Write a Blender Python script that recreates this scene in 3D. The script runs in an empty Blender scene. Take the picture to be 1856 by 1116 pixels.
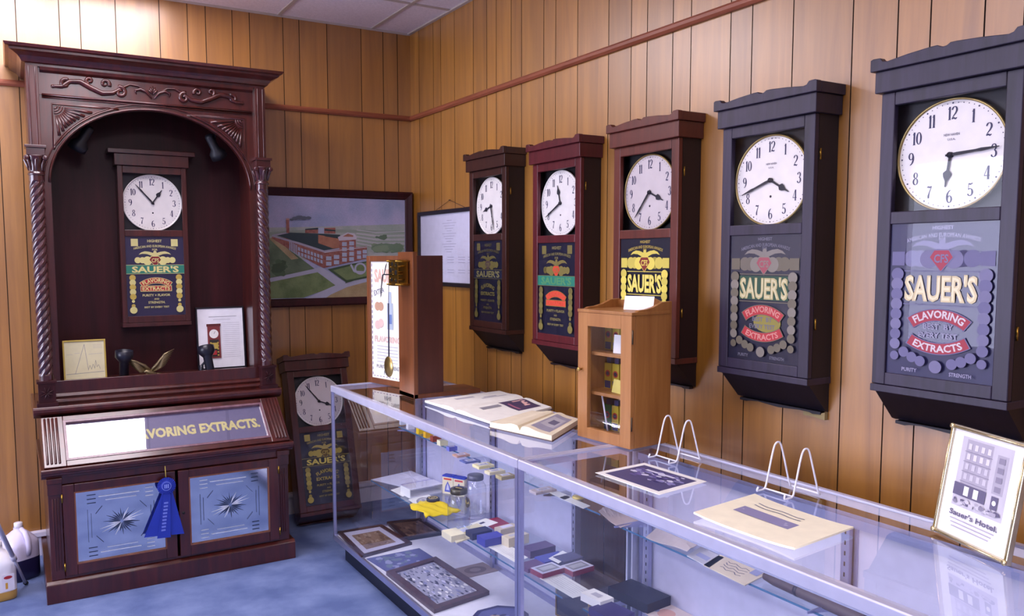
import bpy, math, random
from mathutils import Vector, Matrix
PI = math.pi
random.seed(7)
S = bpy.context.scene
COL = S.collection

# ------------------------------------------------------------------ camera
CAMZ = 1.634
CAMP = Vector((-2.36047, -4.97395, CAMZ))
yaw, pitch, roll = math.radians(60.1098), math.radians(-4.75655), math.radians(-0.20881)
FPX, CX, CY = 1464.59, 863.42, 586.82
fw = Vector((math.cos(pitch)*math.cos(yaw), math.cos(pitch)*math.sin(yaw), math.sin(pitch)))
r0 = fw.cross(Vector((0, 0, 1))).normalized(); u0 = r0.cross(fw)
rt = r0*math.cos(roll) + u0*math.sin(roll); up = u0*math.cos(roll) - r0*math.sin(roll)
cd = bpy.data.cameras.new('camera'); cam = bpy.data.objects.new('camera', cd); COL.objects.link(cam)
cam.matrix_world = Matrix(((rt.x, up.x, -fw.x, CAMP.x), (rt.y, up.y, -fw.y, CAMP.y), (rt.z, up.z, -fw.z, CAMP.z), (0, 0, 0, 1)))
cd.sensor_width = 36; cd.sensor_fit = 'HORIZONTAL'; cd.lens = FPX/1856*36
cd.shift_x = -(CX-928)/1856; cd.shift_y = (CY-558)/1856
cd.clip_start = .05; cd.clip_end = 60
S.camera = cam

# ------------------------------------------------------------------ light level
w = bpy.data.worlds.new('world'); S.world = w; w.use_nodes = True
w.node_tree.nodes['Background'].inputs[0].default_value = (.55, .55, 1, 1)
w.node_tree.nodes['Background'].inputs[1].default_value = .3
S.view_settings.view_transform = 'Standard'; S.view_settings.look = 'None'
S.view_settings.gamma = 1; S.view_settings.exposure = 0.0
S.view_settings.use_curve_mapping = False
TROFFER = 15.0      # ceiling light panels
WINDOW = 13.0       # daylight panes
TUBE = 40.0         # showcase tubes

# ------------------------------------------------------------------ helpers
def P(px, py, ax, val):
    """point seen at a pixel of the photograph, on the plane axis=val"""
    d = fw + rt*((px-CX)/FPX) - up*((py-CY)/FPX)
    t = (val-CAMP[ax])/d[ax]
    return CAMP + d*t

def lin(c):
    if isinstance(c, str):
        c = c.lstrip('#'); c = [int(c[i:i+2], 16)/255 for i in (0, 2, 4)]
    return tuple((x/12.92 if x <= .04045 else ((x+.055)/1.055)**2.4) for x in c) + (1,)

MC = {}
def M(col, rough=.55, metal=0, coat=0, spec=.5):
    key = (col, rough, metal, coat, spec)
    if key in MC: return MC[key]
    m = bpy.data.materials.new('paint_'+str(col).strip('#')); m.use_nodes = True
    nt = m.node_tree; b = nt.nodes['Principled BSDF']
    b.inputs['Base Color'].default_value = lin(col); b.inputs['Roughness'].default_value = rough
    b.inputs['Metallic'].default_value = metal; b.inputs['Coat Weight'].default_value = coat
    b.inputs['Coat Roughness'].default_value = .05
    b.inputs['Specular IOR Level'].default_value = spec
    # faint mottling so that no surface is perfectly even
    n = nt.nodes.new('ShaderNodeTexNoise'); n.inputs['Scale'].default_value = 23
    tc = nt.nodes.new('ShaderNodeTexCoord'); nt.links.new(tc.outputs['Object'], n.inputs['Vector'])
    mx = nt.nodes.new('ShaderNodeMix'); mx.data_type = 'RGBA'; mx.blend_type = 'MULTIPLY'
    cr = nt.nodes.new('ShaderNodeMapRange'); cr.inputs['To Min'].default_value = .9; cr.inputs['To Max'].default_value = 1.08
    nt.links.new(n.outputs['Fac'], cr.inputs['Value'])
    mx.inputs[0].default_value = 1; mx.inputs[6].default_value = lin(col)
    nt.links.new(cr.outputs[0], mx.inputs[7]); nt.links.new(mx.outputs[2], b.inputs['Base Color'])
    MC[key] = m; return m

def wood(name, dark, light, rough=.35, scale=(30, 30, 2.2), coat=.0, spec=.5, plank=False, big=.0, rvar=.0):
    m = bpy.data.materials.new(name); m.use_nodes = True; nt = m.node_tree; N = nt.nodes.new; L = nt.links.new
    b = nt.nodes['Principled BSDF']; b.inputs['Roughness'].default_value = rough
    b.inputs['Coat Weight'].default_value = coat; b.inputs['Coat Roughness'].default_value = .34 if plank else .16
    b.inputs['Coat IOR'].default_value = 1.75 if plank else 1.5
    b.inputs['Specular IOR Level'].default_value = spec
    tc = N('ShaderNodeTexCoord'); mp = N('ShaderNodeMapping'); mp.inputs['Scale'].default_value = scale
    L(tc.outputs['Object'], mp.inputs['Vector'])
    if plank:
        at = N('ShaderNodeAttribute'); at.attribute_name = 'plank'
        cm = N('ShaderNodeCombineXYZ'); ml = N('ShaderNodeMath'); ml.operation = 'MULTIPLY'; ml.inputs[1].default_value = 37
        L(at.outputs['Fac'], ml.inputs[0]); L(ml.outputs[0], cm.inputs[2]); L(cm.outputs[0], mp.inputs['Location'])
    n = N('ShaderNodeTexNoise'); n.inputs['Scale'].default_value = 1; n.inputs['Detail'].default_value = 8
    n.inputs['Roughness'].default_value = .65; n.inputs['Distortion'].default_value = .6
    L(mp.outputs[0], n.inputs['Vector'])
    r = N('ShaderNodeValToRGB'); r.color_ramp.elements[0].position = .3; r.color_ramp.elements[1].position = .72
    r.color_ramp.elements[0].color = lin(dark); r.color_ramp.elements[1].color = lin(light)
    L(n.outputs['Fac'], r.inputs['Fac']); out = r.outputs[0]
    if plank:
        mx = N('ShaderNodeMix'); mx.data_type = 'RGBA'; mx.blend_type = 'MULTIPLY'; mx.inputs[0].default_value = 1
        mr = N('ShaderNodeMapRange'); mr.inputs['To Min'].default_value = .84; mr.inputs['To Max'].default_value = 1.06
        L(at.outputs['Fac'], mr.inputs['Value']); L(out, mx.inputs[6]); L(mr.outputs[0], mx.inputs[7]); out = mx.outputs[2]
    if big:
        n2 = N('ShaderNodeTexNoise'); n2.inputs['Scale'].default_value = 3.1; n2.inputs['Detail'].default_value = 3
        mp2 = N('ShaderNodeMapping'); mp2.inputs['Scale'].default_value = (1, 1, .35)
        L(tc.outputs['Object'], mp2.inputs['Vector']); L(mp2.outputs[0], n2.inputs['Vector'])
        mr2 = N('ShaderNodeMapRange'); mr2.inputs['From Min'].default_value = .3; mr2.inputs['From Max'].default_value = .7
        mr2.inputs['To Min'].default_value = 1-big; mr2.inputs['To Max'].default_value = 1+big*.4
        L(n2.outputs['Fac'], mr2.inputs['Value'])
        mx2 = N('ShaderNodeMix'); mx2.data_type = 'RGBA'; mx2.blend_type = 'MULTIPLY'; mx2.inputs[0].default_value = 1
        L(out, mx2.inputs[6]); L(mr2.outputs[0], mx2.inputs[7]); out = mx2.outputs[2]
    L(out, b.inputs['Base Color'])
    bp = N('ShaderNodeBump'); bp.inputs['Strength'].default_value = .08; bp.inputs['Distance'].default_value = .002
    L(n.outputs['Fac'], bp.inputs['Height']); L(bp.outputs[0], b.inputs['Normal'])
    return m

def emit(name, col, s):
    m = bpy.data.materials.new(name); m.use_nodes = True; nt = m.node_tree
    nt.nodes.remove(nt.nodes['Principled BSDF']); e = nt.nodes.new('ShaderNodeEmission')
    e.inputs[0].default_value = (*col, 1); e.inputs[1].default_value = s
    nt.links.new(e.outputs[0], nt.nodes['Material Output'].inputs[0]); return m

def glass(name, tint=(.96, .98, 1), f0=.04, rough=0.0, boost=.96):
    """thin pane: see-through, with the mirror share growing towards grazing view"""
    m = bpy.data.materials.new(name); m.use_nodes = True; nt = m.node_tree; N = nt.nodes.new; L = nt.links.new
    nt.nodes.remove(nt.nodes['Principled BSDF'])
    t = N('ShaderNodeBsdfTransparent'); t.inputs[0].default_value = (*tint, 1)
    g = N('ShaderNodeBsdfGlossy'); g.inputs['Roughness'].default_value = rough; g.inputs[0].default_value = (1, 1, 1, 1)
    ge = N('ShaderNodeNewGeometry'); d = N('ShaderNodeVectorMath'); d.operation = 'DOT_PRODUCT'
    L(ge.outputs['Incoming'], d.inputs[0]); L(ge.outputs['Normal'], d.inputs[1])
    a = N('ShaderNodeMath'); a.operation = 'ABSOLUTE'; L(d.outputs['Value'], a.inputs[0])
    s = N('ShaderNodeMath'); s.operation = 'SUBTRACT'; s.inputs[0].default_value = 1; L(a.outputs[0], s.inputs[1])
    p = N('ShaderNodeMath'); p.operation = 'POWER'; p.inputs[1].default_value = 5; L(s.outputs[0], p.inputs[0])
    q = N('ShaderNodeMath'); q.operation = 'MULTIPLY_ADD'; q.inputs[1].default_value = boost; q.inputs[2].default_value = f0
    L(p.outputs[0], q.inputs[0])
    mx = N('ShaderNodeMixShader'); L(q.outputs[0], mx.inputs[0]); L(t.outputs[0], mx.inputs[1]); L(g.outputs[0], mx.inputs[2])
    L(mx.outputs[0], nt.nodes['Material Output'].inputs[0]); return m

def speckle(name, c1, c2, scale, rough=.9, bump=.3, dist=.004, c3=None, spec=.3):
    m = bpy.data.materials.new(name); m.use_nodes = True; nt = m.node_tree; N = nt.nodes.new; L = nt.links.new
    b = nt.nodes['Principled BSDF']; b.inputs['Roughness'].default_value = rough
    b.inputs['Specular IOR Level'].default_value = spec
    tc = N('ShaderNodeTexCoord'); n = N('ShaderNodeTexNoise'); n.inputs['Scale'].default_value = scale; n.inputs['Detail'].default_value = 6
    L(tc.outputs['Object'], n.inputs['Vector'])
    r = N('ShaderNodeValToRGB'); r.color_ramp.elements[0].position = .35; r.color_ramp.elements[1].position = .65
    r.color_ramp.elements[0].color = lin(c1); r.color_ramp.elements[1].color = lin(c2)
    L(n.outputs['Fac'], r.inputs['Fac'])
    n2 = N('ShaderNodeTexNoise'); n2.inputs['Scale'].default_value = 420; L(tc.outputs['Object'], n2.inputs['Vector'])
    mx = N('ShaderNodeMix'); mx.data_type = 'RGBA'; mx.blend_type = 'MULTIPLY'; mx.inputs[0].default_value = .5
    L(r.outputs[0], mx.inputs[6]); L(n2.outputs['Fac'], mx.inputs[7])
    sc = N('ShaderNodeMix'); sc.data_type = 'RGBA'; sc.blend_type = 'MULTIPLY'; sc.inputs[0].default_value = 1
    sc.inputs[7].default_value = (1.3, 1.3, 1.3, 1); L(mx.outputs[2], sc.inputs[6])
    L(sc.outputs[2], b.inputs['Base Color'])
    bp = N('ShaderNodeBump'); bp.inputs['Strength'].default_value = bump; bp.inputs['Distance'].default_value = dist
    L(n2.outputs['Fac'], bp.inputs['Height']); L(bp.outputs[0], b.inputs['Normal'])
    return m

class MB:
    """collects shapes, links them as ONE mesh object"""
    def __init__(s, Mx=None): s.v = []; s.f = []; s.fm = []; s.sm = []; s.mats = []; s.M = Mx; s.pl = []
    def mi(s, m):
        if m not in s.mats: s.mats.append(m)
        return s.mats.index(m)
    def add(s, vs, fs, m=None, sm=False, pl=None):
        o = len(s.v)
        for q in vs:
            q = Vector(q); s.v.append(s.M @ q if s.M else q)
        k = s.mi(m) if m else 0
        for f in fs: s.f.append([i+o for i in f]); s.fm.append(k); s.sm.append(sm); s.pl.append(pl if pl is not None else 0)
        return s
    def box(s, x0, x1, y0, y1, z0, z1, m=None):
        v = [(x, y, z) for z in (z0, z1) for y in (y0, y1) for x in (x0, x1)]
        return s.add(v, [(0, 2, 3, 1), (4, 5, 7, 6), (0, 1, 5, 4), (2, 6, 7, 3), (0, 4, 6, 2), (1, 3, 7, 5)], m)
    def prism(s, poly, ax, a, b, m=None, sm=False):
        """poly in the plane across axis ax ('x': (y,z), 'y': (x,z), 'z': (x,y))"""
        def mk(p, t):
            return {'x': (t, p[0], p[1]), 'y': (p[0], t, p[1]), 'z': (p[0], p[1], t)}[ax]
        n = len(poly); v = [mk(p, a) for p in poly] + [mk(p, b) for p in poly]
        f = [tuple(range(n-1, -1, -1)), tuple(range(n, 2*n))]
        s.add(v, f, m); o = len(s.v)-2*n; k = s.mi(m) if m else 0
        for i in range(n):
            j = (i+1) % n; s.f.append([o+i, o+j, o+n+j, o+n+i]); s.fm.append(k); s.sm.append(sm); s.pl.append(0)
        return s
    def tube(s, pts, r, n=8, m=None, closed=False, cap=True):
        pts = [Vector(p) for p in pts]; k = len(pts); rs = r if isinstance(r, (list, tuple)) else [r]*k
        ring = []; prev = None
        for i, p in enumerate(pts):
            a = pts[(i-1) % k] if (closed or i > 0) else p; b = pts[(i+1) % k] if (closed or i < k-1) else p
            t = (b-a).normalized()
            if prev is None:
                q = Vector((0, 0, 1)) if abs(t.z) < .9 else Vector((1, 0, 0)); nx = t.cross(q).normalized()
            else:
                nx = (prev - t*prev.dot(t)); nx = nx.normalized() if nx.length > 1e-6 else t.orthogonal().normalized()
            prev = nx; ny = t.cross(nx)
            ring.append([p + nx*math.cos(2*PI*j/n)*rs[i] + ny*math.sin(2*PI*j/n)*rs[i] for j in range(n)])
        vs = [q for rr in ring for q in rr]; fs = []
        for i in range(k if closed else k-1):
            i2 = (i+1) % k
            for j in range(n): fs.append((i*n+j, i*n+(j+1) % n, i2*n+(j+1) % n, i2*n+j))
        if cap and not closed: fs += [tuple(range(n-1, -1, -1)), tuple((k-1)*n+j for j in range(n))]
        return s.add(vs, fs, m, True)
    def lathe(s, prof, c=(0, 0, 0), n=24, m=None, axis='z', sm=True):
        vs = []; fs = []
        for (r, z) in prof:
            for j in range(n):
                a = 2*PI*j/n; x, y = r*math.cos(a), r*math.sin(a)
                q = {'z': (x, y, z), 'y': (x, -z, y), 'x': (-z, x, y)}[axis]
                vs.append((q[0]+c[0], q[1]+c[1], q[2]+c[2]))
        for i in range(len(prof)-1):
            for j in range(n): fs.append((i*n+j, i*n+(j+1) % n, (i+1)*n+(j+1) % n, (i+1)*n+j))
        fs.append(tuple(range(n-1, -1, -1))); fs.append(tuple((len(prof)-1)*n+j for j in range(n)))
        return s.add(vs, fs, m, sm)
    def build(s, name, mat=None, parent=None, bev=0, loc=None):
        me = bpy.data.meshes.new(name)
        me.from_pydata([tuple(q) for q in s.v], [], s.f)
        ml = list(s.mats)
        if not ml: ml = [mat]
        for q in ml: me.materials.append(q)
        me.polygons.foreach_set('material_index', s.fm); me.polygons.foreach_set('use_smooth', s.sm)
        if any(s.pl):
            at = me.attributes.new('plank', 'FLOAT', 'FACE'); at.data.foreach_set('value', s.pl)
        me.update()
        o = bpy.data.objects.new(name, me); COL.objects.link(o)
        if parent: o.parent = parent
        if loc: o.location = loc
        if bev:
            b = o.modifiers.new('bevel', 'BEVEL'); b.width = bev; b.segments = 2; b.limit_method = 'ANGLE'; b.angle_limit = math.radians(40)
        return o

def frame_box(mb, x0, x1, y0, y1, z0, z1, t, m=None, tz=None):
    """four mitre-less bars round an opening, facing y"""
    tz = tz or t
    mb.box(x0, x0+t, y0, y1, z0, z1, m); mb.box(x1-t, x1, y0, y1, z0, z1, m)
    mb.box(x0+t, x1-t, y0, y1, z0, z0+tz, m); mb.box(x0+t, x1-t, y0, y1, z1-tz, z1, m)

TX = {}
def text2d(body, bold=0.0):
    k = (body, bold)
    if k in TX: return TX[k]
    c = bpy.data.curves.new('lettering', 'FONT'); c.body = body; c.size = 1; c.offset = bold; c.resolution_u = 2
    c.align_x = 'CENTER'
    o = bpy.data.objects.new('lettering', c); me = o.to_mesh()
    vs = [(v.co.x, v.co.y) for v in me.vertices]; fs = [tuple(p.vertices) for p in me.polygons]
    o.to_mesh_clear(); bpy.data.objects.remove(o); bpy.data.curves.remove(c)
    x0 = min(v[0] for v in vs); x1 = max(v[0] for v in vs); y0 = min(v[1] for v in vs); y1 = max(v[1] for v in vs)
    vs = [((x-(x0+x1)/2)/(y1-y0), (y-(y0+y1)/2)/(y1-y0)) for x, y in vs]      # unit height, centred
    TX[k] = (vs, fs, (x1-x0)/(y1-y0)); return TX[k]

class Art:
    """flat printed / painted marks laid on a surface, in layers; one mesh"""
    def __init__(s, mb, fn): s.mb = mb; s.fn = fn; s.k = 0
    def nxt(s, d=1): s.k += d; return s
    def poly(s, pts, m):
        s.k += 1
        s.mb.add([s.fn(u, v, s.k) for u, v in pts], [tuple(range(len(pts)))], m); return s
    def rect(s, u0, u1, v0, v1, m): return s.poly([(u0, v0), (u1, v0), (u1, v1), (u0, v1)], m)
    def disc(s, u, v, r, m, n=20, ry=None):
        ry = ry or r
        return s.poly([(u+r*math.cos(2*PI*i/n), v+ry*math.sin(2*PI*i/n)) for i in range(n)], m)
    def ring(s, u, v, r1, r2, m, n=40):
        s.k += 1; vs = []; fs = []
        for i in range(n):
            a = 2*PI*i/n
            for r in (r1, r2): vs.append(s.fn(u+r*math.cos(a), v+r*math.sin(a), s.k))
        for i in range(n):
            j = (i+1) % n; fs.append((2*i, 2*j, 2*j+1, 2*i+1)[::-1])
        s.mb.add(vs, fs, m); return s
    def line(s, pts, wd, m):
        s.k += 1
        for a, b in zip(pts[:-1], pts[1:]):
            dx, dy = b[0]-a[0], b[1]-a[1]; l = math.hypot(dx, dy) or 1; nx, ny = -dy/l*wd/2, dx/l*wd/2
            s.mb.add([s.fn(a[0]-nx, a[1]-ny, s.k), s.fn(b[0]-nx, b[1]-ny, s.k), s.fn(b[0]+nx, b[1]+ny, s.k), s.fn(a[0]+nx, a[1]+ny, s.k)], [(0, 1, 2, 3)], m)
        return s
    def text(s, t, u, v, h, m, width=None, bold=0.0, R=None, xs=1.0, ang=0, lay=True):
        """h = cap height; width = total width; R = arc radius (positive arches up, negative hangs down)"""
        if lay: s.k += 1
        vs, fs, asp = text2d(t, bold)
        kx = (width/asp if width else h*xs); o = []
        ca, sa = math.cos(ang), math.sin(ang)
        for x, y in vs:
            x, y = x*kx, y*h
            if R:
                a = x/abs(R)
                if R > 0: x, y = (R+y)*math.sin(a), (R+y)*math.cos(a)-R
                else: rr = -R-y; x, y = rr*math.sin(a), -rr*math.cos(a)-R
            o.append(s.fn(u+x*ca-y*sa, v+x*sa+y*ca, s.k))
        s.mb.add(o, fs, m); return s
    def arcband(s, u, v, R, half, h, m, n=16, tail=0):
        """ribbon following an arc (see text); half = half length, h = height"""
        s.k += 1; top = []; bot = []
        for i in range(n+1):
            x = -half+2*half*i/n; a = x/abs(R)
            for y, L in ((h/2, top), (-h/2, bot)):
                if R > 0: p = ((R+y)*math.sin(a), (R+y)*math.cos(a)-R)
                else: rr = -R-y; p = (rr*math.sin(a), -rr*math.cos(a)-R)
                L.append(s.fn(u+p[0], v+p[1], s.k))
        vs = top+bot; fs = [(i, n+1+i, n+2+i, i+1) for i in range(n)]
        s.mb.add(vs, fs, m); return s

def tag(o, label, cat, group=None, kind=None):
    if label: o['label'] = label
    if cat: o['category'] = cat
    if group: o['group'] = group
    if kind: o['kind'] = kind
    return o
def thing(name, label, cat, loc=(0, 0, 0), rz=0, group=None):
    o = bpy.data.objects.new(name, None); COL.objects.link(o); o.empty_display_size = .05
    o.location = loc; o.rotation_euler = (0, 0, rz); return tag(o, label, cat, group)
def struct(o): o['kind'] = 'structure'; return o
def front(y, step=.00025, x=0, z=0):
    return lambda u, v, k: (x+u, y-step*k, z+v)

# ------------------------------------------------------------------ materials
PANEL = wood('wall_panelling', '#8f590c', '#b97e29', rough=.42, scale=(16, 16, .9), plank=True, big=.16, spec=.8, coat=.9)
GROOVE = M('#2a1810', .8)
RAIL = wood('rail_wood', '#7a3f28', '#99553a', rough=.4, scale=(3, 3, 30))
MAHOG = wood('mahogany', '#2f0e0c', '#541e16', rough=.3, coat=.6, scale=(22, 22, 2))
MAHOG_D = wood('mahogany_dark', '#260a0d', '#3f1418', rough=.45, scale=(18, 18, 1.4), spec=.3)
COLW = wood('polished_mahogany', '#2a0d12', '#4a1b1e', rough=.25, coat=1.0, scale=(22, 22, 2))
BLACKW = wood('ebonised_wood', '#1f1928', '#352b44', rough=.45, spec=.5, scale=(25, 25, 2))
WALNUT = wood('walnut_case', '#2b1410', '#42201a', rough=.4, scale=(25, 25, 2))
CHERRY = wood('cherry_case', '#44141a', '#632228', rough=.35, scale=(25, 25, 2))
REDWD = wood('red_brown_case', '#4c2019', '#692f23', rough=.38, scale=(25, 25, 2))
PINE = wood('honey_wood', '#8c5526', '#b07a40', rough=.42, scale=(18, 18, 1.4))
PINE2 = wood('stand_wood', '#5e3219', '#7e4824', rough=.42, scale=(18, 18, 1.4))
STANDD = wood('stand_side_wood', '#38160f', '#4e2218', rough=.5, scale=(18, 18, 1.4))
ALU = M('#b0b0d0', .32, .85); ALU_L = M('#c8c8de', .4, .35)
BRASS = M('#b08a3a', .28, 1); GOLD = M('#cdb457', .4, .35); GOLDF = M('#d8cf86', .5); GOLDY = M('#e0cf5c', .45)
SILVER = M('#80796f', .45, .2); DULL = M('#686050', .45, .1); LILAC = M('#726e92', .5)
WHITE = M('#f2f0ea', .5); PAPER = M('#f4f1e2', .8); CREAM = M('#e6dcb8', .7); DIALM = M('#efeae0', .35, coat=.4)
DIALOLD = M('#d3c9c4', .4, coat=.3)
INK = M('#26244a', .5); INKB = M('#15131f', .6); GREYT = M('#8d8a92', .8); GREYL = M('#b9b6bd', .8)
BLACK = M('#08070b', .5); NAVY = M('#15152c', .4); BLK_G = M('#1a1820', .3)
RED = M('#b02a32', .45); REDBR = M('#c8402c', .45); TEAL = M('#2b7a66', .4); GREEN_D = M('#1f4733', .5)
BLUE = M('#2238a8', .5); WHITEMETAL = M('#ececf6', .25)
GL = glass('clear_glass'); GLT = glass('showcase_glass', (.94, .96, .985), .045)
GLD = glass('clock_glass', (.97, .97, 1), .018)
MIRROR = M('#e2e6ec', .09, 1); ETCHL = M('#f4f6fb', .35, .3); ETCHD = M('#3a4660', .5, .3)

# ------------------------------------------------------------------ the room
ZCEIL = 3.10; XL = -5.3; YF = -7.6; I = .0254
def plank_wall(name, ax, start, length, first, seq, skip=None):
    """panelled wall with real grooves; ax 'x' = runs along -x at y=0, 'y' = runs along -y at x=0"""
    mb = MB(); t = 0; edges = [0.0]; p = first; edges.append(p); k = 0
    while p < length:
        p += seq[k % len(seq)]*I; k += 1; edges.append(min(p, length))
    g = .0022; d = .004
    def pt(s, dep, z): return (-s, dep, z) if ax == 'x' else (dep, -s, z)
    for i in range(len(edges)-1):
        a, b = edges[i]+(g if i else 0), edges[i+1]-g
        if b <= a: continue
        rv = .05+.9*random.random()
        mb.add([pt(a, 0, 0), pt(b, 0, 0), pt(b, 0, ZCEIL), pt(a, 0, ZCEIL)], [(0, 1, 2, 3)], PANEL, False, rv)
        c = b+2*g
        mb.add([pt(b, 0, 0), pt(b, d, 0), pt(b, d, ZCEIL), pt(b, 0, ZCEIL), pt(c, d, 0), pt(c, 0, 0), pt(c, 0, ZCEIL), pt(c, d, ZCEIL)],
               [(0, 1, 2, 3), (1, 4, 7, 2), (4, 5, 6, 7)], GROOVE)
        mb.add([pt(a, .02, 0), pt(b+2*g, .02, 0), pt(b+2*g, .02, ZCEIL), pt(a, .02, ZCEIL)], [(0, 1, 2, 3)], GROOVE)
    return struct(mb.build(name))
plank_wall('wall_back', 'x', 0, -XL, .094, [4, 6, 9, 7, 4, 8, 4, 6])
plank_wall('wall_right', 'y', 0, -YF, .132, [8, 4, 7, 9, 6, 4, 6, 4])
PLAIN = speckle('painted_wall', '#b9b1bd', '#c4bcc8', 3, bump=.05)
m = MB(); m.box(XL-.1, XL, YF, -2.9, 0, ZCEIL); m.box(XL-.1, XL, -.25, 0, 0, ZCEIL)
m.box(XL-.1, XL, -2.9, -.25, 0, .75); m.box(XL-.1, XL, -2.9, -.25, 2.55, ZCEIL)
struct(m.build('wall_left', PLAIN))
m = MB(); m.box(XL-.1, .1, YF-.1, YF, 0, ZCEIL); struct(m.build('wall_front', PLAIN))
# window in the left wall, outside the frame: daylight enters here
DAY = emit('daylight_pane', (.74, .76, 1), WINDOW)
m = MB(); frame_box2 = []
m.box(XL-.1, XL+.02, -2.9, -2.84, .75, 2.55); m.box(XL-.1, XL+.02, -.31, -.25, .75, 2.55)
m.box(XL-.1, XL+.02, -2.84, -.31, .75, .81); m.box(XL-.1, XL+.02, -2.84, -.31, 2.49, 2.55); m.box(XL-.08, XL, -1.6, -1.55, .81, 2.49)
wf = struct(m.build('window_1', WHITE))
m = MB(); m.box(XL-.07, XL-.06, -2.84, -.31, .81, 2.49); pn = m.build('window_glass', DAY, wf)
CARPET = speckle('blue_carpet', '#5d6d98', '#7c8cb6', 5, rough=.95, bump=.6, dist=.006, spec=.1)
m = MB(); m.box(XL-.1, .1, YF-.1, .1, -.05, 0); struct(m.build('floor', CARPET))
TILE = speckle('ceiling_tile', '#ded2d6', '#e8dce0', 60, rough=.9, bump=.2, dist=.002)
m = MB(); m.box(XL-.1, .1, YF-.1, .1, ZCEIL+.004, ZCEIL+.05); struct(m.build('ceiling', TILE))
TBAR = M('#b4a69c', .5)
m = MB()
bars = [-.27-.61*i for i in range(9)]
for x in bars: m.box(x-.012, x+.012, YF, 0, ZCEIL-.002, ZCEIL+.006)
for i, x in enumerate([0]+bars[:-1]):
    for y in (-.595, -1.815, -3.035, -4.255, -5.475, -6.695): m.box(bars[i]+.012, x-.012, y-.012, y+.012, ZCEIL-.002, ZCEIL+.006)
m.box(-.022, 0, YF, 0, ZCEIL-.006, ZCEIL+.004); m.box(XL, 0, -.004, 0, ZCEIL-.01, ZCEIL+.004)
struct(m.build('trim_1', TBAR))
# picture rails
m = MB(); zr = CAMZ+.9156
pr = [(0, -.016), (-.012, -.016), (-.02, -.006), (-.02, .006), (-.012, .016), (0, .016)]
m.prism([(a, b+zr) for a, b in pr], 'x', XL, 0, None); struct(m.build('trim_2', RAIL))
m = MB(); m.prism([(a, b+zr) for a, b in pr], 'y', YF, -.02, None); struct(m.build('trim_3', RAIL))
m = MB(); m.prism([(0, 0), (-.014, 0), (-.014, .095), (-.008, .105), (-.03, .112), (-.03, .135), (0, .14)], 'x', XL, 0); struct(m.build('baseboard_back', M('#d8d2de', .4)))
m = MB(); m.prism([(0, 0), (-.014, 0), (-.014, .095), (-.008, .105), (-.02, .112), (-.02, .135), (0, .14)], 'y', YF, -.03); struct(m.build('baseboard_right', M('#d8d2de', .4)))
# ceiling light panels (outside the frame)
LAMP = emit('lamp_diffuser', (1, .91, 1), TROFFER)
k = 0
for (x, y, where) in ((-1.795, -.80, 'above the tall cabinet'), (-1.795, -3.6, 'above the middle of the room'), (-2.405, -.80, 'by the wall, left of the one over the tall cabinet'),
                      (-1.795, -6.0, 'furthest from the cabinet'), (-3.625, -4.6, 'left of the camera')):
    t = thing('ceiling_light', 'recessed fluorescent ceiling light panel '+where, 'ceiling light', (x, y, ZCEIL), 0, 'fluorescent ceiling lights')
    m = MB(); m.box(-.285, .285, -.59, .59, -.006, -.002); m.build('diffuser', LAMP, t)
    m = MB(); m.box(-.3, -.285, -.605, .605, -.01, .003); m.box(.285, .3, -.605, .605, -.01, .003); m.box(-.285, .285, -.605, -.59, -.01, .003); m.box(-.285, .285, .59, .605, -.01, .003)
    m.build('frame', WHITE, t)

# ------------------------------------------------------------------ advertising clocks
def _ell(cx, cy, rx, ry, a0_, a1_, w0, w1, n=12):
    """elliptic stroke; thin (w0) at top and bottom, thick (w1) at the sides"""
    o = []
    for i in range(n+1):
        a_ = math.radians(a0_+(a1_-a0_)*i/n); o.append((cx+rx*math.cos(a_), cy+ry*math.sin(a_), w0+(w1-w0)*abs(math.cos(a_))**1.5))
    return o
TH, TK = .05, .17
DIGITS = {
 '0': ([_ell(0, .5, .20, .46, 0, 360, TH, TK, 22)], .56),
 '1': ([[(0, 0, TK), (0, 1, TK)], [(-.13, .02, .04), (.13, .02, .04)], [(-.13, .80, .05), (-.02, .97, .06)]], .34),
 '2': ([[(-.21, .74, .14), (-.20, .84, .10)]+_ell(0, .74, .20, .23, 150, -20, TH, TK, 9)+[(.10, .48, .12), (-.12, .24, .07), (-.22, .06, .07)], [(-.22, .07, .10), (-.05, .12, .13), (.10, .05, .13), (.23, .12, .06)]], .54),
 '3': ([[(-.20, .78, .13)]+_ell(-.02, .75, .17, .22, 140, -80, TH, .15, 9), _ell(-.03, .27, .21, .25, 85, -140, TH, TK, 10)+[(-.22, .20, .12)]], .52),
 '4': ([[(.10, 0, TK), (.10, 1, TK)], [(.06, .98, .05), (-.24, .30, .05)], [(-.25, .28, .06), (.26, .28, .06)], [(0, .02, .04), (.22, .02, .04)]], .56),
 '5': ([[(-.16, .95, .10), (0, .89, .13), (.20, .98, .05)], [(-.17, .94, .05), (-.18, .52, .05)], _ell(-.03, .30, .21, .27, 130, -145, TH, TK, 11)+[(-.22, .18, .12)]], .52),
 '6': ([_ell(.02, .29, .19, .26, 0, 360, TH, .15, 18), _ell(.14, .45, .34, .52, 95, 200, TH, TK, 9)], .56),
 '7': ([[(-.22, .88, .06), (-.12, .94, .14), (.06, .88, .13), (.22, .97, .05)], [(.22, .96, .05), (.02, .52, .09), (-.06, .24, .16), (-.05, .03, .17)]], .52),
 '8': ([_ell(0, .75, .16, .21, 0, 360, TH, .13, 16), _ell(0, .26, .20, .24, 0, 360, TH, .15, 16)], .54),
 '9': ([_ell(-.02, .71, .19, .26, 0, 360, TH, .15, 18), _ell(-.14, .55, .34, .52, 20, -85, TH, TK, 9)], .56)}
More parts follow.
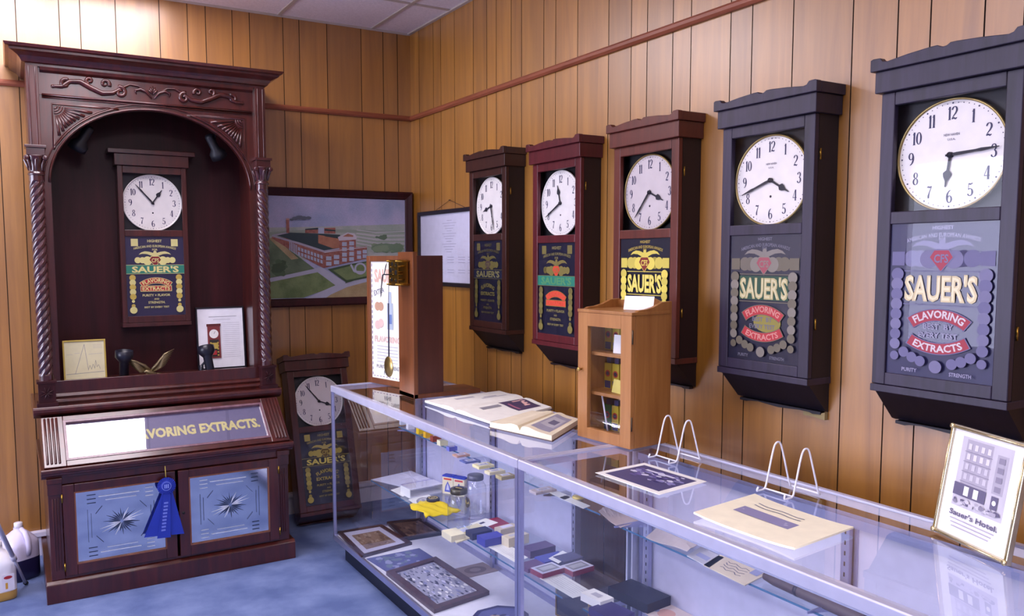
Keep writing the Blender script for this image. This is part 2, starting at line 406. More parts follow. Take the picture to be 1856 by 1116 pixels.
def glyph(a, ch, u, v, h, m, kx=.84):
    for st in DIGITS[ch][0]:
        n = len(st); L = []; Rr = []
        for i, (x, y, w_) in enumerate(st):
            x0_, y0_ = st[max(0, i-1)][:2]; x1_, y1_ = st[min(n-1, i+1)][:2]
            if st[0][:2] == st[-1][:2] or (abs(st[0][0]-st[-1][0]) < 1e-6 and abs(st[0][1]-st[-1][1]) < 1e-6):
                x0_, y0_ = st[i-1 if i else n-2][:2]; x1_, y1_ = st[i+1 if i < n-1 else 1][:2]
            dx, dy = x1_-x0_, y1_-y0_; l = math.hypot(dx, dy) or 1
            nx, ny = -dy/l*w_/2, dx/l*w_/2
            L.append(a.fn(u+(x+nx)*h*kx, v+(y-.5+ny)*h, a.k)); Rr.append(a.fn(u+(x-nx)*h*kx, v+(y-.5-ny)*h, a.k))
        a.mb.add(L+Rr, [(i, i+1, n+i+1, n+i) for i in range(n-1)], m); a.k += .15
def numerals(a, R, h, m):
    a.k += 1; kx = .84
    for i in range(1, 13):
        an = math.radians(30*i); s_ = str(i); tot = sum(DIGITS[c][1] for c in s_)*h*kx; u = R*math.sin(an)-tot/2; k0 = a.k
        for c in s_:
            w_ = DIGITS[c][1]*h*kx; glyph(a, c, u+w_/2, R*math.cos(an), h, m, kx); u += w_
        a.k = k0
    a.k += 1

def tablet_art(a, wd, style, c):
    """the painted glass: c = colours dict"""
    g, g2, tx = c['gold'], c['gold2'], c['text']
    if style == 'A':
        for sx in (-1, 1): a.rect(sx*.104-.018, sx*.104+.018, .385, .425, g)
        a.text('HIGHEST', 0, .414, .015, tx, width=.075, bold=.02)
        a.text('AMERICAN AND EUROPEAN AWARDS', 0, .386, .013, tx, width=.225, bold=.015, R=.42)
        a.text('FOR', 0, .366, .011, tx, width=.028, bold=.02)
        eagle_art(a, 0, .346, .085, g)
        for u in (-.09, -.066, .066, .09): a.disc(u, .308, .017, g)
        for u in (-.04, .04): a.disc(u, .305, .024, g)
        mono(a, 0, .304, .030, c)
        a.rect(-wd/2, wd/2, .233, .282, c['band'])
        a.rect(-wd/2, wd/2, .2805, .2825, g); a.rect(-wd/2, wd/2, .2325, .2345, g)
        a.text("SAUER'S", 0, .2575, .036, c['name'], width=.245, bold=.035)
        if c.get('ribbon'):
            a.arcband(0, .196, .13, .083, .033, g); a.arcband(0, .196, .13, .08, .028, c['ribbon'])
            a.rect(-.082, .082, .135, .167, g); a.rect(-.079, .079, .138, .164, c['ribbon'])
        a.text('FLAVORING', 0, .197, .022, c['rtext'], width=.145, bold=.03, R=.13)
        a.text('EXTRACTS', 0, .151, .02, c['rtext'], width=.145, bold=.03)
        a.text('PURITY + FLAVOR', 0, .114, .013, tx, width=.145, bold=.02)
        a.text('AND', 0, .093, .009, tx, width=.026, bold=.02)
        a.text('STRENGTH.', 0, .074, .013, tx, width=.088, bold=.02)
        a.text('BEST BY EVERY TEST', 0, .048, .010, tx, width=.13, bold=.02)
        for sx in (-1, 1):
            for q in range(5): a.disc(sx*.121, .212-.026*q, .0165, g if q % 2 else g2)
            a.disc(sx*.121, .083, .008, g); a.disc(sx*.121, .058, .010, g2)
            a.disc(sx*.121, .034, .019, g)
    else:
        a.text('HIGHEST', 0, .424, .011, tx, width=.06, bold=.02)
        a.text('AMERICAN AND EUROPEAN AWARDS', 0, .404, .012, tx, width=.21, bold=.015, R=.35)
        a.text('FOR', 0, .392, .009, tx, width=.02, bold=.02)
        eagle_art(a, 0, .378, .088, g)
        for u in (-.085, -.06, .06, .085): a.disc(u, .338, .024, g2)
        for u in (-.035, .035): a.disc(u, .336, .026, g)
        for sx in (-1, 1): a.rect(sx*.125-.019, sx*.125+.019, .318, .358, g2)
        mono(a, 0, .335, .032, c)
        if c.get('patch'): a.rect(-.105, .105, .214, .297, c['patch'])
        a.rect(-.105, .105, .301, .304, g2); a.rect(-.105, .105, .206, .209, g2)
        a.text("SAUER'S", 0, .2545, .078, c['name'], width=.205, bold=.045)
        a.text("SAUER'S", 0, .2545, .068, c['nameb'], width=.192, bold=-.004)
        if c.get('oval'): a.disc(.02, .136, .058, c['oval'], ry=.033)
        a.arcband(0, .180, .135, .088, .036, g2); a.arcband(0, .180, .135, .085, .031, c['ribbon'])
        a.text('FLAVORING', 0, .182, .022, c['rtext'], width=.15, bold=.03, R=.135)
        a.text('BEST  BY', 0, .147, .016, tx, width=.085, bold=.02); a.text('EVERY TEST', 0, .122, .016, tx, width=.11, bold=.02)
        a.arcband(0, .085, -.16, .088, .034, g2); a.arcband(0, .085, -.16, .085, .029, c['ribbon'])
        a.text('EXTRACTS', 0, .085, .021, c['rtext'], width=.14, bold=.03, R=-.16)
        for sx in (-1, 1):
            for q in range(8): a.disc(sx*.124, .293-.029*q, .0185-.0004*q, g if (q+(sx > 0)) % 2 else g2)
            a.disc(sx*.124, .055, .013, g2)
        for u, v in ((-.095, .068), (-.07, .055), (-.045, .046), (.045, .046), (.07, .055), (.095, .068)): a.disc(u, v, .015, g2)
        a.disc(0, .034, .018, g); a.text('PURITY', -.075, .018, .011, tx, width=.045, bold=.02); a.text('STRENGTH', .07, .018, .011, tx, width=.06, bold=.02)

def eagle_art(a, u, v, w_, m):
    L = [(0, -.012), (.10, .02), (.35, .10), (.62, .13), (.85, .05), (1, -.09), (.78, -.03), (.5, -.05), (.2, -.16), (0, -.22)]
    a.poly([(u+x*w_, v+y*w_) for x, y in L][::-1], m); a.poly([(u-x*w_, v+y*w_) for x, y in L], m)
    a.disc(u, v+.005, .009, m, 12)

def mono(a, u, v, r, c):
    pts = [(-r, r*.2), (-r*.62, r*.8), (r*.62, r*.8), (r, r*.2), (0, -r)]
    a.poly([(u+x*1.12, v+y*1.12) for x, y in pts][::-1], c['gold']); a.poly([(u+x, v+y) for x, y in pts][::-1], c['mono'])
    a.text('CFS', u, v+.003, r*.75, c['gold'], width=r*1.25, bold=.02)

def wall_clock(name, label, wd, wm, style, c, hour, minute, W=.386, D=.116, loc=(0, 0, 0), rz=0, crown=True, wedge=True, dial=None,
               rim=None, maker=False, tilt=0, hinges=(), side=None, st=.041, bk=1.0):
    """origin: bottom of the ledge, centre, on the wall plane; front faces local -y"""
    t = thing(name, label, 'clock', loc, rz, 'advertising clocks'); t.rotation_euler = (tilt, 0, rz)
    h = W/2; sd = side or wm
    # case: back, sides, bottom ledge, wedge
    m = MB(); m.box(-h, h, -.014, 0, 0, .90, sd); m.box(-h, -h+.014, -D+.02, -.014, 0, .90, sd); m.box(h-.014, h, -D+.02, -.014, 0, .90, sd)
    m.box(-h+.014, h-.014, -D+.02, -.014, .885, .90, sd)
    m.box(-h+.014, h-.014, -D+.05, -.014, .02, .885, BLACK)                      # dark inside behind dial and tablet
    m.build('case', None, t)
    m = MB(); m.box(-h-.002, h+.002, -D-.004, -.0, -.001, .021); m.build('ledge', wm, t, bev=.002)
    if wedge:
        m = MB(); m.prism([(0, 0), (-D+.012, 0), (-.014, -.095*bk), (0, -.1*bk)], 'x', -h+.004, h-.004, sd)
        # scalloped foot of the back board
        zs = -.1*bk
        poly = [(-h+.02, zs), (-h+.02, zs-.009*bk), (-h+.05, zs-.011*bk), (-h+.065, zs-.007*bk), (-.09, zs-.004*bk), (0, zs-.011*bk), (.09, zs-.006*bk), (h-.065, zs-.007*bk), (h-.05, zs-.011*bk), (h-.02, zs-.009*bk), (h-.02, zs)]
        m.prism(poly, 'y', -.02, 0, sd); m.build('bracket', None, t)
    # header
    m = MB(); m.box(-h-.013, h+.013, -D-.016, 0, .878, .94); m.build('header', wm, t, bev=.0025)
    if crown:
        e = h+.022; z = .94
        half = [(-e, z), (-e, z+.034), (-e+.008, z+.037), (-e+.030, z+.036), (-e+.038, z+.026), (-e+.050, z+.023), (-.10, z+.031), (-.035, z+.036), (-.018, z+.036), (-.008, z+.030), (0, z+.029)]
        poly = half+[(-x, y) for x, y in half[-2::-1]]
        m = MB(); m.prism(poly, 'y', -D-.028, -D-.004); m.box(-e, -e+.026, -D-.004, 0, z, z+.034); m.box(e-.026, e, -D-.004, 0, z, z+.034)
        m.box(-e+.026, e-.026, -D-.004, 0, z, z+.012)
        m.build('crown', wm, t, bev=.002)
    else:
        m = MB(); m.box(-h-.045, h+.045, -D-.03, 0, .94, .965); m.build('crown', wm, t, bev=.003)
    # door
    d = MB(); y0, y1 = -D, -D+.02
    d.box(-h, -h+st, y0, y1, .022, .877); d.box(h-st, h, y0, y1, .022, .877)
    d.box(-h+st, h-st, y0, y1, .022, .058); d.box(-h+st, h-st, y0, y1, .496, .532); d.box(-h+st, h-st, y0, y1, .839, .877)
    door = d.build('door', wm, t, bev=.0025)
    # dial
    R = .152; zc = .682; yd = -D+.036
    m = MB(); m.lathe([(R, 0), (R, .006)], (0, yd, zc), 64, dial or DIALM, 'y', False)
    a = Art(m, front(yd-.0066, .0002, 0, zc))
    numerals(a, R*.75, .036, INK)
    for i in range(60):
        an = 2*PI*i/60; u, v = R*.93*math.sin(an), R*.93*math.cos(an)
        a.disc(u, v, .0016 if i % 5 else .0026, INK, 6); a.k = 1
    a.disc(0, -.055, .0045, INKB, 14)
    if maker:
        a.text('NEW HAVEN', 0, .056, .007, GREYT, width=.044, bold=.02); a.text('U.S.A.', 0, .043, .006, GREYT, width=.022, bold=.02)
    dl = m.build('dial', None, t)
    m = MB(); rr = [(R-.003, 0), (R+.002, 0), (R+.004, .004), (R+.0035, .010), (R, .012), (R-.003, .009)]
    n = 64; vs = []; fs = []
    for (r_, q) in rr:
        for j in range(n): vs.append((r_*math.cos(2*PI*j/n), yd-q, zc+r_*math.sin(2*PI*j/n)))
    for i in range(len(rr)):
        for j in range(n): fs.append((i*n+j, i*n+(j+1) % n, ((i+1) % len(rr))*n+(j+1) % n, ((i+1) % len(rr))*n+j))
    m.add(vs, fs, rim or DIALM, True); m.build('bezel', None, dl)
    def hand(nm, ang, pts, y):
        hm = MB(); ca, sa = math.cos(math.radians(ang)), math.sin(math.radians(ang))
        hm.prism([(u*ca+v*sa, zc-u*sa+v*ca) for u, v in pts], 'y', y-.0012, y); hm.build(nm, INKB, dl)
    L = .118
    hand('minute_hand', minute, [(-.0028, -.012), (.0028, -.012), (.0045, .02), (.0032, .07), (.0045, .085), (.001, L+.012), (-.001, L+.012), (-.0045, .085), (-.0032, .07), (-.0045, .02)], yd-.0125)
    hand('hour_hand', hour, [(-.0035, 0), (.0035, 0), (.0035, .042), (.012, .050), (.010, .060), (.003, .072), (.0015, .088), (-.0015, .088), (-.003, .072), (-.010, .060), (-.012, .050), (-.0035, .042)], yd-.0095)
    m = MB(); m.lathe([(.008, .006), (.008, .015)], (0, yd, zc), 16, INKB, 'y'); m.build('hand_hub', None, dl)
    # tablet and upper glass
    wt = W-2*st
    m = MB(); m.box(-wt/2, wt/2, -D+.008, -D+.012, .058, .496, c['ground'])
    tablet_art(Art(m, front(-D+.0078, .0002, 0, .058)), wt, style, c); m.build('tablet', None, door)
    m = MB(); m.add([(-wt/2, -D+.006, .058), (wt/2, -D+.006, .058), (wt/2, -D+.006, .496), (-wt/2, -D+.006, .496)], [(0, 1, 2, 3)], GLD); m.build('lower_glass', None, door)
    m = MB(); m.add([(-wt/2, -D+.01, .532), (wt/2, -D+.01, .532), (wt/2, -D+.01, .839), (-wt/2, -D+.01, .839)], [(0, 1, 2, 3)], GLD); m.build('upper_glass', None, door)
    for z in hinges:
        m = MB(); m.tube([(h+.0015, -D+.028, z-.018), (h+.0015, -D+.028, z+.018)], .003, 8); m.build('hinge', BRASS, door)
    return t

cA = dict(ground=M('#2c2744', .4), gold=GOLDF, gold2=GOLD, text=GOLDF, mono=M('#7c1a26', .4), band=TEAL, name=GOLDF, ribbon=RED, rtext=GOLDF)
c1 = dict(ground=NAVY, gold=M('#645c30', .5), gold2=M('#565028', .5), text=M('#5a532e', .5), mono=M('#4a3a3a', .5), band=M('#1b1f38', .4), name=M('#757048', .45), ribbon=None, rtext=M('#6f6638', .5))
c2 = dict(ground=NAVY, gold=M('#776c36', .5), gold2=M('#685e30', .5), text=M('#857b4a', .5), mono=REDBR, band=TEAL, name=M('#4f8a5c', .5), ribbon=REDBR, rtext=M('#d2513a', .5))
c3 = dict(ground=M('#0f0f24', .4), gold=GOLDY, gold2=M('#cfbf55', .45), text=GOLD, mono=M('#7c2a26', .4), name=GOLDY, nameb=M('#e8d978', .45), ribbon=M('#8a2e22', .5), rtext=GOLDY)
c4 = dict(ground=M('#12122c', .5), gold=SILVER, gold2=DULL, text=M('#6d6a78', .5), mono=M('#9a4a55', .5), name=M('#b9ad7a', .45), nameb=M('#cfc59a', .45), patch=GREEN_D, ribbon=RED, rtext=M('#c8867c', .5), oval=M('#8d8238', .45))
c5 = dict(ground=M('#26244c', .4), gold=LILAC, gold2=M('#66628a', .5), text=M('#9a96b4', .5), mono=M('#a03048', .5), name=M('#d5c49a', .45), nameb=M('#e6dcb8', .45), ribbon=M('#a02a3e', .5), rtext=M('#cfc3c8', .5))
R90 = -PI/2; RIMB = M('#a08c58', .35, .8); EBSHADE = wood('ebonised_shaded', '#0e0a14', '#1a1424', rough=.5, scale=(25, 25, 2)); DSHADE = wood('red_case_shaded', '#16070b', '#240c12', rough=.5, scale=(25, 25, 2)); WSHADE = wood('walnut_shaded', '#100709', '#1b0c10', rough=.5, scale=(25, 25, 2))  # case sides: shade on faces turned from the window, put into the wood colour
wall_clock('wall_clock', 'blackish brown wall clock hanging beside the small document frame, dull dark gold print on its tablet', .386, WALNUT, 'A', c1, 253, 167, loc=(-.001, -1.3825+.193, 1.224), rz=R90, hinges=(.75,), side=WSHADE)
wall_clock('wall_clock', 'dark cherry wall clock with teal band and plain orange red blocks on its tablet', .386, CHERRY, 'A', c2, 345, 242, loc=(-.001, -2.018+.193, 1.202), rz=R90, hinges=(.75,), side=DSHADE)
wall_clock('wall_clock', 'red brown wall clock with bright yellow medals, standing out behind the honey wood cabinet', .386, REDWD, 'B', c3, 114, 220, loc=(-.001, -2.636+.193, 1.210), rz=R90, dial=DIALOLD, rim=RIMB, hinges=(.75, .2), side=DSHADE)
c4_ob = wall_clock('wall_clock', 'scuffed ebonised wall clock with gold name on a green patch and plaster at its foot', .386, BLACKW, 'B', c4, 120, 250, loc=(-.001, -3.243+.193, 1.209), rz=R90, maker=True, rim=RIMB, hinges=(.75, .2), side=EBSHADE)
m = MB(); m.box(.10, .175, -.012, 0, -.122, -.108); m.prism([(.155, -.112), (.187, -.10), (.187, -.126), (.15, -.122)], 'y', -.016, 0); m.build('exposed_plaster', M('#9c8c62', .9), c4_ob)
wall_clock('wall_clock', 'largest looking ebonised wall clock at the right edge, silvery tablet with red ribbons', .386, BLACKW, 'B', c5, 187, 86, loc=(-.001, -3.855+.193, 1.228), rz=R90, maker=True, rim=RIMB, hinges=(.75, .2), side=EBSHADE)
wall_clock('wall_clock', 'small mahogany clock hanging inside the arched niche of the tall cabinet', .36, MAHOG, 'A', cA, 35, 319, W=.357, D=.085, loc=(-1.662, -.1035, 1.255), rz=0, crown=False, wedge=False, st=.027)
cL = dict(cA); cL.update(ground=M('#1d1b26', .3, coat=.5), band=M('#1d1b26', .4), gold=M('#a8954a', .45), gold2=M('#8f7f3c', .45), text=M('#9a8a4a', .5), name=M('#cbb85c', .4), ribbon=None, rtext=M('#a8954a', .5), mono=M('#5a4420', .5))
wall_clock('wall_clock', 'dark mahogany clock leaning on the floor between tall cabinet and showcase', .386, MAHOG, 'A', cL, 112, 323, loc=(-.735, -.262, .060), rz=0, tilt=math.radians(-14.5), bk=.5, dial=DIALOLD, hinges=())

# ------------------------------------------------------------------ tall carved display cabinet
CX0 = -1.681
cab = thing('display_cabinet', 'tall carved mahogany cabinet with arched niche, twisted columns and slanted sign glass', 'cabinet', (CX0, -.002, 0))
m = MB(); m.box(-.60, .60, -.76, 0, 0, .092); m.prism([(-.76, .092), (-.742, .104), (0, .104), (0, .092)], 'x', -.60, .60)
m.build('plinth', MAHOG, cab, bev=.003)
m = MB(); Y1 = -.735
m.box(-.575, -.555, -.70, 0, .104, .60); m.box(.555, .575, -.70, 0, .104, .60); m.box(-.555, .555, -.02, 0, .104, .60)
m.box(-.575, -.517, Y1, -.70, .104, .60); m.box(.517, .575, Y1, -.70, .104, .60)
m.box(-.517, .517, Y1, -.70, .565, .60); m.box(-.517, .517, Y1, -.70, .104, .118); m.box(-.555, .555, -.70, -.02, .104, .112)
for sx in (-1, 1):                               # fluted pilaster fillets and their caps
    for q in range(3): m.tube([(sx*(.532+.012*q), Y1-.001, .15), (sx*(.532+.012*q), Y1-.001, .50)], .004, 6)
    m.box(sx*.546-.031, sx*.546+.031, Y1-.012, Y1, .52, .60); m.box(sx*.546-.033, sx*.546+.033, Y1-.02, Y1, .575, .60)
m.build('lower_body', MAHOG, cab, bev=.002)
m = MB(); m.prism([(-.70, .60), (-.745, .60), (-.75, .612), (-.762, .616), (-.765, .626), (-.77, .63), (-.77, .642), (-.765, .648), (0, .648), (0, .60)], 'x', -.60, .60)
m.build('lip_moulding', MAHOG, cab, bev=.002)
for sx in (-1, 1):
    d = MB(); x0, x1 = (.006, .515) if sx > 0 else (-.515, -.006)
    y0 = -.757 if sx > 0 else -.748
    d.box(x0, x0+.052, y0, y0+.022, .12, .563); d.box(x1-.052, x1, y0, y0+.022, .12, .563)
    d.box(x0+.052, x1-.052, y0, y0+.022, .12, .172); d.box(x0+.052, x1-.052, y0, y0+.022, .522, .563)
    door = d.build('door', MAHOG, cab, bev=.003)
    g = MB(); frame_box(g, x0+.050, x1-.050, y0-.002, y0+.004, .170, .524, .006); g.build('glazing_bead', wood('bead_wood', '#6e3f2c', '#8f5a3c'), door)
    # etched mirror
    u0, u1, v0, v1 = x0+.055, x1-.055, .175, .519
    g = MB(); g.box(u0, u1, y0+.007, y0+.010, v0, v1, MIRROR)
    a = Art(g, front(y0+.0068, .0001)); cu, cv = (u0+u1)/2, (v0+v1)/2
    for q in range(28):
        an = 2*PI*q/28+.06; L = .082 if q % 2 else .06
        if q % 14 in (1, 2): L = .10
        c_, s_ = math.cos(an), math.sin(an); wv = .0032
        a.poly([(cu+.006*c_, cv+.006*s_), (cu+.035*c_+wv*s_, cv+.035*s_*.95-wv*c_), (cu+L*c_*1.05, cv+L*s_*.85), (cu+.035*c_-wv*s_, cv+.035*s_*.95+wv*c_)], ETCHL if q % 14 in (0, 1, 2, 5) else ETCHD)
    for s1 in (-1, 1):
        for s2 in (-1, 1):
            bx, by = cu+s1*.13, cv+s2*.105
            for q in range(3): a.line([(bx+s1*.001-.02, by+s2*(.005+.02*q)), (bx+.018, by+s2*(.005+.02*q))], .0028, ETCHL if s1*sx < 0 else ETCHD)
            a.line([(cu+s1*.115, cv+s2*.055), (cu+s1*.085, cv+s2*.09)], .0018, ETCHD)
        a.line([(cu-.10, cv+s1*.138), (cu+.085, cv+s1*.138)], .003, ETCHL); a.line([(cu-.07, cv+s1*.118), (cu+.07, cv+s1*.118)], .002, ETCHL)
        a.line([(cu+s1*.15, cv-.08), (cu+s1*.15, cv+.08)], .0014, ETCHD); a.line([(cu+s1*.135, cv-.06), (cu+s1*.135, cv+.06)], .0014, ETCHD)
    g.build('etched_mirror', None, door)
    for z in (.165, .50):
        g = MB(); xh = x1+.002 if sx > 0 else x0-.002
        g.tube([(xh, y0-.003, z-.02), (xh, y0-.003, z+.02)], .0035, 8); g.build('hinge', BRASS, door)
    if sx > 0: g = MB(); g.lathe([(.007, 0), (.007, .003)], (x0+.02, y0, .345), 12, BLACK, 'y'); g.build('keyhole', None, door)
# slanted sign case
def sl(u, s, k=0.0):      # s = 0 bottom .. 1 top, k = lift off the slope
    return (u, -.745+.233*s - k*.648, .648+.198*s + k*.762)
m = MB()
for sx in (-1, 1):
    m.prism([(-.745, .648), (-.512, .846), (0, .846), (0, .648)], 'x', *( (-.585, -.565) if sx < 0 else (.565, .585)))
m.box(-.565, .565, -.02, 0, .648, .846); m.build('sign_case_side', MAHOG, cab)
def slab(mb, u0, u1, s0, s1, k0, k1, mt=None):
    v = [sl(u, s, k) for k in (k0, k1) for s in (s0, s1) for u in (u0, u1)]
    mb.add(v, [(0, 2, 3, 1), (4, 5, 7, 6), (0, 1, 5, 4), (2, 6, 7, 3), (0, 4, 6, 2), (1, 3, 7, 5)], mt)
m = MB(); slab(m, -.585, -.49, 0, 1, -.012, .010); slab(m, .49, .585, 0, 1, -.012, .010)
slab(m, -.49, .49, 0, .10, -.012, .010); slab(m, -.49, .49, .90, 1, -.012, .010)
for sx in (-1, 1):
    for q in range(4): m.tube([sl(sx*(.518+.017*q), .06, .010), sl(sx*(.518+.017*q), .97, .010)], .0062, 8)
m.build('sign_frame', MAHOG, cab, bev=.0025)
m = MB(); frame_pts = .485
slab(m, -.49, -.478, .10, .90, -.006, .012); slab(m, .478, .49, .10, .90, -.006, .012); slab(m, -.478, .478, .10, .14, -.006, .012); slab(m, -.478, .478, .86, .90, -.006, .012)
m.build('sign_bead', wood('sign_bead_wood', '#6a4a55', '#8a6a70', rough=.25), cab)
m = MB(); slab(m, -.478, .478, .14, .86, -.008, -.004, M('#6a6684', .5))
a = Art(m, lambda u, v, k: sl(u, v, -.0038+.0002*k)); fs = .62/.323
vs, fcs, asp = text2d("SAUER'S FLAVORING EXTRACTS.", .045)
wtot = .91; hh = .066/.306
m.add([sl(.0+x*wtot/asp, .49+y*hh, -.003) for x, y in vs], fcs, GOLDF)
m.build('sign_panel', None, cab)
m = MB(); m.add([sl(-.478, .14, 0), sl(.478, .14, 0), sl(.478, .86, 0), sl(-.478, .86, 0)], [(0, 1, 2, 3)], glass('sign_glass', (.97, .97, 1), .15)); m.build('sign_glass', None, cab)
m = MB(); m.prism([(0, .846), (-.475, .846), (-.488, .855), (-.496, .858), (-.508, .866), (-.514, .878), (-.514, .892), (-.507, .902), (0, .902)], 'x', -.615, .615)
m.build('desk_slab', MAHOG, cab, bev=.002)
# upper carcass
m = MB()
m.box(-.575, -.515, -.40, 0, .902, 2.56); m.box(.515, .575, -.40, 0, .902, 2.56); m.box(-.515, .515, -.02, 0, .902, 2.56)
m.box(-.515, .515, -.40, -.02, 2.50, 2.56); m.build('upper_body', MAHOG, cab)
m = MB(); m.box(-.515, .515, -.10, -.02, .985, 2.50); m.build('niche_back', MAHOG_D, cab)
m = MB(); m.box(-.515, .515, -.40, -.02, .902, .985); m.box(-.515, .515, -.425, -.40, .902, 1.018)
m.build('niche_floor', MAHOG, cab, bev=.002)
m = MB()
for y, z0, z1 in ((-.455, .902, .93), (-.442, .93, .955)): m.prism([(-.42, z0), (y, z0), (y-.006, (z0+z1)/2), (y, z1-.004), (y+.006, z1), (-.42, z1)], 'x', -.53, .53)
m.build('base_moulding', MAHOG, cab)
# arched front
m = MB(); N_ = 32; a0, rise, zs_ = .487, .385, 2.008; yf, yb = -.425, -.40; top = 2.43
arch = [(a0*math.cos(PI*i/N_), zs_+rise*math.sin(PI*i/N_)) for i in range(N_+1)]
vs = []; fc = []
for (x, z) in arch:
    for y in (yf, yb): vs += [(x, y, z), (x, y, top)]
for i in range(N_):
    b = 4*i; c = b+4
    fc += [(b, b+1, c+1, c), (b+2, c+2, c+3, b+3), (b, c, c+2, b+2), (b+1, b+3, c+3, c+1)]
m.add(vs, fc)
for sx in (-1, 1): m.box(min(sx*.487, sx*.575), max(sx*.487, sx*.575), yf, yb, 1.018, top)
m.build('arch_panel', MAHOG, cab)
def ell(k, n=40, a_=0, b_=PI, y=yf-.004): return [((a0+k)*math.cos(a_+(b_-a_)*i/n), y, zs_+(rise+k)*math.sin(a_+(b_-a_)*i/n)) for i in range(n+1)]
m = MB(); m.tube(ell(.006), .006, 8); m.tube(ell(.03), .0035, 6)
m.build('arch_moulding', MAHOG, cab)
# spandrel sunbursts
for sx in (-1, 1):
    m = MB()
    def az(x, k=.022): return zs_+(rise+k)*math.sqrt(max(0, 1-(x/(a0+k))**2))
    ins = [(sx*(.165+(.468-.165)*i/14), min(az(.165+(.468-.165)*i/14), 2.388)) for i in range(15)]
    m.tube([Vector((x, yf-.003, z)) for x, z in [(sx*.468, 2.390)]+ins], .0055, 6, closed=True)
    for q in range(9):
        an = math.radians(7+76*q/8); dx, dz = -sx*math.cos(an), -math.sin(an); L = .05
        while L < .30:
            x, z = sx*.458+dx*(L+.012), 2.380+dz*(L+.012)
            if z < az(abs(x), .030): break
            L += .003
        p0 = (sx*.458+dx*.045, yf-.001, 2.380+dz*.045); p1 = (sx*.458+dx*L, yf-.001, 2.380+dz*L)
        m.tube([p0, ((p0[0]*.3+p1[0]*.7), yf-.004, (p0[2]*.3+p1[2]*.7)), p1], [.003, .0075, .0085], 6)
    for r_ in (.014, .026, .038): m.tube([(sx*.460-sx*r_*math.cos(math.radians(b)), yf-.002, 2.382-r_*math.sin(math.radians(b))) for b in range(0, 91, 10)], .0045, 6)
    m.build('sunburst_carving', MAHOG, cab)
# frieze with carved scroll
m = MB(); m.box(-.575, .575, -.43, -.40, 2.43, 2.56); m.build('frieze', MAHOG, cab)
m = MB(); m.tube([(-.51, -.434, 2.430), (.51, -.434, 2.430)], .006, 8); m.tube([(-.51, -.430, 2.418), (.51, -.430, 2.418)], .0035, 6)
m.prism([(-.43, 2.535), (-.448, 2.545), (-.452, 2.56), (-.43, 2.56)], 'x', -.515, .515); m.build('frieze_moulding', MAHOG, cab)
def spiral(cx, cz, r0_, r1_, a0_, turns, n=26): return [(cx+(r0_+(r1_-r0_)*i/n)*math.cos(a0_+turns*2*PI*i/n), -.437, cz+(r0_+(r1_-r0_)*i/n)*math.sin(a0_+turns*2*PI*i/n)) for i in range(n+1)]
m = MB(); zf = 2.486
for sx in (-1, 1):
    X = lambda pts: [(sx*x, y, z) for x, y, z in pts]
    wave = [(.46, -.436, zf-.012), (.42, -.436, zf-.010), (.385, -.436, zf+.018), (.34, -.437, zf+.022), (.29, -.437, zf-.004), (.24, -.437, zf-.026), (.19, -.437, zf-.02), (.15, -.437, zf+.008), (.11, -.437, zf+.03), (.07, -.437, zf+.026), (.04, -.437, zf+.008)]
    ws = []
    for i in range(len(wave)-1):
        for q in range(4):
            f = q/4; ws.append(tuple(wave[i][j]*(1-f)+wave[i+1][j]*f for j in range(3)))
    m.tube(X(ws), [.004+.009*math.sin(PI*min(1, i/len(ws)*1.1+.1)) for i in range(len(ws))], 8)
    m.tube(X(spiral(.405, zf+.006, .022, .005, 2.2, -1.1)), [.010-.004*i/26 for i in range(27)], 8)
    m.tube(X(spiral(.155, zf-.012, .027, .005, 1.2, 1.2)), [.011-.004*i/26 for i in range(27)], 8)
    m.tube(X(spiral(.225, zf+.022, .022, .004, 3.6, -1.0)), [.010-.004*i/26 for i in range(27)], 8)
    m.tube(X(spiral(.295, zf+.030, .018, .004, -1.2, 1.0)), [.010-.004*i/26 for i in range(27)], 8)
    m.tube(X([(.005, -.436, zf-.03), (.03, -.437, zf+.0), (.06, -.437, zf+.012), (.085, -.437, zf+.002), (.08, -.437, zf-.015)]), [.004, .007, .008, .007, .003], 8)
    for q, (dx, dz) in enumerate(((.0, .042), (.014, .036), (.024, .024))):
        m.tube([(0, -.436, zf-.01), (sx*dx*.6, -.440, zf-.01+dz*.7), (sx*dx, -.436, zf-.01+dz)], [.003, .0055, .002], 6)
for o_ in (-.46, .46): m.lathe([(.010, 0), (.008, .006), (.002, .009)], (o_, -.43, zf-.012), 10, None, 'y')
m.build('scroll_carving', MAHOG, cab)
# cornice
prof = [(0, 2.56), (-.445, 2.56), (-.445, 2.572), (-.462, 2.576), (-.468, 2.588), (-.478, 2.600), (-.498, 2.612), (-.512, 2.618), (-.512, 2.628), (-.528, 2.632), (-.534, 2.645), (0, 2.645)]
m = MB(); sides = [(.575+max(0, -a_-.445), a_, b_) for a_, b_ in prof]
n = len(prof); vs = []
for sx in (-1, 1): vs += [(sx*(.575+max(0, -a_-.445)), a_, b_) for a_, b_ in prof]
# side returns run back to the wall
for sx in (-1, 1): vs += [(sx*(.575+max(0, -a_-.445)), 0, b_) for a_, b_ in prof]
fc = []
for i in range(1, n-2): fc.append((i, i+1, n+i+1, n+i))
for s_, o1, o2 in ((0, 0, 2*n), (1, n, 3*n)):
    for i in range(1, n-2): fc.append((o1+i, o1+i+1, o2+i+1, o2+i))
fc += [(n-2, 2*n-2, 4*n-2, 3*n-2), (1, n+1, 3*n+1, 2*n+1)]
m.add(vs, fc); m.build('cornice', MAHOG, cab)
